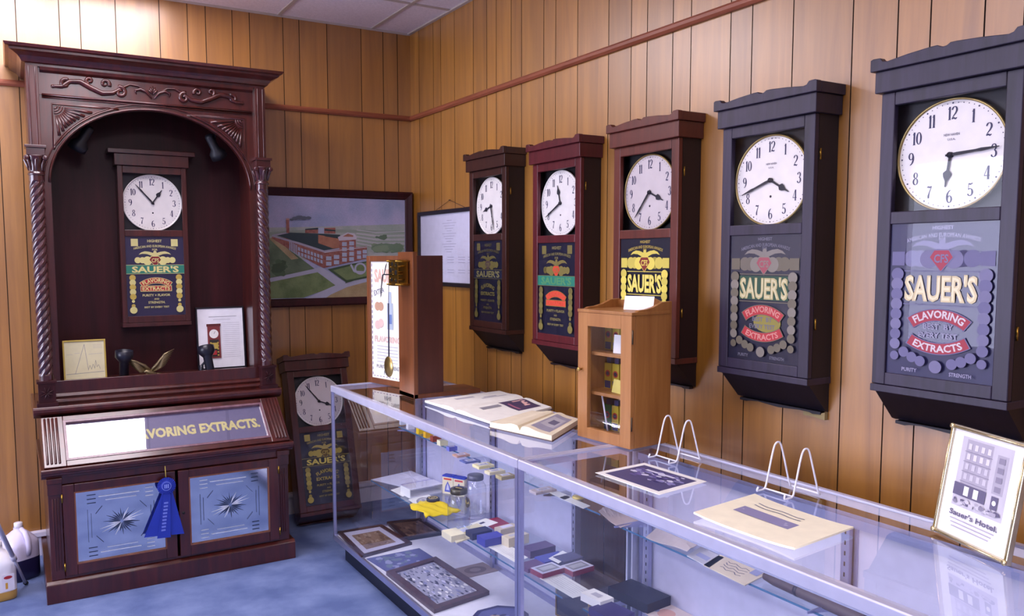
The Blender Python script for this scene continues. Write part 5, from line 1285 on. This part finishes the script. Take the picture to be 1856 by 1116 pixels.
a.line([(770, 740), (800, 800), (880, 805)], 16, ROADM); a.ring(850, 775, 35, 50, ROADM, 24)
blotches(a, 930, 1225, 540, 660, [M('#6d8266', .6), M('#7d9070', .6)], 26, 45, 3); a.k = 14
blotches(a, 970, 1080, 490, 530, [M('#5c7158', .6)], 8, 25, 3)
blotches(a, 90, 240, 680, 860, [M('#3f5438', .6), M('#4c6444', .6)], 22, 40, 7)
a.k = 18
# factory
a.poly([(385, 440), (640, 430), (640, 480), (385, 475)], BRK); a.poly([(385, 440), (500, 430), (500, 446), (385, 450)], ROOF); a.poly([(550, 440), (640, 450), (640, 462), (550, 456)], ROOF); a.rect(495, 545, 430, 480, WIN)
a.poly([(105, 500), (230, 520), (320, 560), (540, 630), (540, 770), (480, 740), (330, 660), (105, 520)], BRK)
a.poly([(120, 490), (235, 470), (500, 480), (680, 520), (600, 560), (680, 590), (680, 610), (545, 630), (330, 560), (230, 520)], ROOF)
a.poly([(105, 490), (235, 468), (245, 476), (130, 500), (330, 552), (545, 622), (680, 600), (680, 615), (545, 640), (320, 568), (105, 505)], M('#a4a0ae', .6))
a.poly([(495, 490), (670, 520), (690, 600), (620, 605), (495, 560)], ORG); a.poly([(500, 480), (680, 490), (680, 525), (560, 505)], ROOF)
a.poly([(540, 640), (680, 612), (905, 585), (905, 690), (540, 770)], BRK)
a.poly([(670, 535), (810, 520), (815, 705), (680, 735)], BRK)
a.poly([(660, 510), (740, 470), (800, 480), (820, 510), (815, 530), (670, 540)], M('#c4bcc4', .6)); a.poly([(700, 505), (745, 480), (790, 495), (790, 508)], ORG)
for q in range(2):
    for r_ in range(4): a.rect(695+60*q, 735+60*q, 552+44*r_-6*q, 585+44*r_-6*q, WIN); a.k = 40
for q in range(2):
    for r_ in range(2): a.rect(560+65*q, 605+65*q, 672-12*q+45*r_, 705-12*q+45*r_, WIN); a.rect(820+48*q, 855+48*q, 625-8*q+38*r_, 655-8*q+38*r_, WIN); a.k = 44
for q in range(8):
    for r_ in (0, 1): X_, Y_ = 322+27*q, 592+9.5*q+r_*40; a.poly([(X_, Y_), (X_+19, Y_+7), (X_+19, Y_+36), (X_, Y_+27)], WIN)
    a.k = 50
for q in range(5): a.poly([(250+14*q, 545+7*q), (258+14*q, 549+7*q), (258+14*q, 625+9*q), (250+14*q, 618+9*q)], WIN); a.k = 52
a.line([(545, 640), (680, 620), (905, 592)], 6, M('#c8c0c4', .6)); a.poly([(222, 365), (248, 365), (250, 475), (225, 475)], BRK); a.rect(222, 250, 352, 366, M('#b98f84', .6))
for (X, Y, r_) in ((270, 362, 12), (300, 352, 18), (335, 345, 22), (370, 350, 20), (410, 348, 16)): a.disc(X, Y, r_*1.6, M('#5c6470', .7), 12, ry=r_*.8)
a.k = 70; a.line([(720, 895), (920, 835)], 6, HEDGE)
m.build('canvas', None, t)
# document frame on the right wall
t = thing('framed_certificate', 'black framed typed sheet hanging by a wire on the right wall near the corner', 'framed document', (-.003, -.560, 1.450), -PI/2)
hw = .425; hh_ = .475
m = MB(); frame_box(m, -hw, hw, -.024, 0, 0, hh_, .026); m.build('frame', wood('black_frame_wood', '#120d14', '#1f1722', rough=.35), t, bev=.004)
m = MB(); m.box(-hw+.026, hw-.026, -.010, 0, .026, hh_-.026, M('#d2cfdc', .5)); a = Art(m, front(-.0103, .0002)); GG = M('#a3a0b0', .7)
for q in range(13): w_ = .05+.03*((q*7) % 4); a.rect(-w_/2*1.3, w_/2*1.3, .405-.016*q, .4075-.016*q, GG)
for q in range(5):
    for c_ in (-.26, -.12, .02, .16, .28): a.rect(c_-.04, c_+.045, .18-.016*q-.03*(q > 2), .1825-.016*q-.03*(q > 2), GG); a.k = 20
m.build('sheet', None, t)
m = MB(); m.add([(-hw+.026, -.015, .026), (hw-.026, -.015, .026), (hw-.026, -.015, hh_-.026), (-hw+.026, -.015, hh_-.026)], [(0, 1, 2, 3)], GLD); m.build('pane', None, t)
m = MB(); m.tube([(-.20, -.006, hh_-.002), (0, -.006, hh_+.055), (.20, -.006, hh_-.002)], .0015, 6); m.lathe([(.003, 0), (.003, .012)], (0, 0, hh_+.055), 8, None, 'y'); m.build('hanging_wire', M('#4a3020', .6), t)

# ------------------------------------------------------------------ jugs and pole by the wall
PLA = M('#d8d0e6', .35); PLW = M('#ece9ee', .35)
def jug(label, loc, rz, body, liquid, lvl, cap, hgt=.275, wdt=.073):
    t = thing('plastic_jug', label, 'jug', loc, rz, None)
    def sec(z):      # rounded-square radius at height
        f = z/hgt
        if f < .60: return 1
        if f < .86: return math.cos((f-.60)/.26*1.15)
        return .30
    n = 32
    def ring(z, k=1): 
        r_ = wdt*sec(z)*k; o = []
        for j in range(n):
            a_ = 2*PI*j/n; q = (abs(math.cos(a_))**4+abs(math.sin(a_))**4)**-.25 if sec(z) > .9 else 1+((abs(math.cos(a_))**4+abs(math.sin(a_))**4)**-.25-1)*max(0, sec(z)-.4)/.6
            o.append((r_*q*math.cos(a_), r_*q*math.sin(a_), z))
        return o
    zs = [0, .004, .02, lvl]; m = MB(); vs = []; rs = [.9, .97, 1, 1]
    for z, k_ in zip(zs, rs): vs += ring(z, k_)
    fc = [tuple(range(n-1, -1, -1))]
    for i in range(3):
        for j in range(n): fc.append((i*n+j, i*n+(j+1) % n, (i+1)*n+(j+1) % n, (i+1)*n+j))
    m.add(vs, fc, None, True); m.build('filled_part', liquid, t)
    zz = [lvl]+[lvl+(hgt*.88-lvl)*i/14 for i in range(1, 15)]+[hgt*.93]; m = MB(); vs = []
    for z in zz: vs += ring(z)
    fc = []
    for i in range(len(zz)-1):
        for j in range(n): fc.append((i*n+j, i*n+(j+1) % n, (i+1)*n+(j+1) % n, (i+1)*n+j))
    m.add(vs, fc, None, True); m.build('upper_part', body, t)
    m = MB(); m.tube([(wdt*.30, 0, hgt*.90), (wdt*.70, 0, hgt*.86), (wdt*1.02, 0, hgt*.74), (wdt*1.10, 0, hgt*.58), (wdt*.98, 0, hgt*.46)], [.011, .013, .014, .013, .012], 12); m.build('handle', body, t)
    m = MB(); m.lathe([(.019, hgt*.92), (.020, hgt*.925), (.020, hgt), (.018, hgt+.002)], n=24); m.build('cap', cap, t)
    return t
jug('lilac plastic jug with a dark blue lower half, behind the other jug by the wall', (-2.385, -.30, 0), math.radians(-60), PLA, M('#232048', .3), .11, PLW, .285, .078)
t = jug('white plastic jug with amber liquid and a label at the lower left edge of view', (-2.475, -.54, 0), math.radians(100), PLW, M('#c79a4a', .3), .045, PLW, .275, .07)
m = MB(); wq = .0602
m.box(.0, .052, -wq-.012, -wq-.011, .05, .13, M('#e8e4ee', .5)); a = Art(m, front(-wq-.0122, .0002)); a.disc(.026, .115, .018, RED, ry=.008); a.rect(.014, .024, .06, .09, M('#d8a030', .5)); 
lb_ = m.build('label', None, t); lb_.rotation_euler = (0, 0, math.radians(-90))
t = thing('metal_pole', 'thin silver pole with black rubber tip leaning at the left edge by the jugs', 'pole', (-2.362, -.436, 0))
q1 = P(0, 960, 1, -.80)-Vector((-2.362, -.436, 0)); d_ = q1.normalized()
m = MB(); m.tube([tuple(d_*.02), tuple(d_*.30)], .007, 12); m.build('lower_tube', M('#b8b4c4', .35, .2), t)
m = MB(); m.tube([tuple(d_*.28), tuple(d_*.9)], .0105, 12); m.tube([tuple(d_*.272), tuple(d_*.31)], .0135, 12); m.build('upper_tube', M('#d0ccd8', .35, .2), t)
m = MB(); m.tube([tuple(d_*.0+Vector((0, 0, .0105))), tuple(d_*.03+Vector((0, 0, .0)))], .0105, 12); m.build('rubber_tip', BLACK, t)
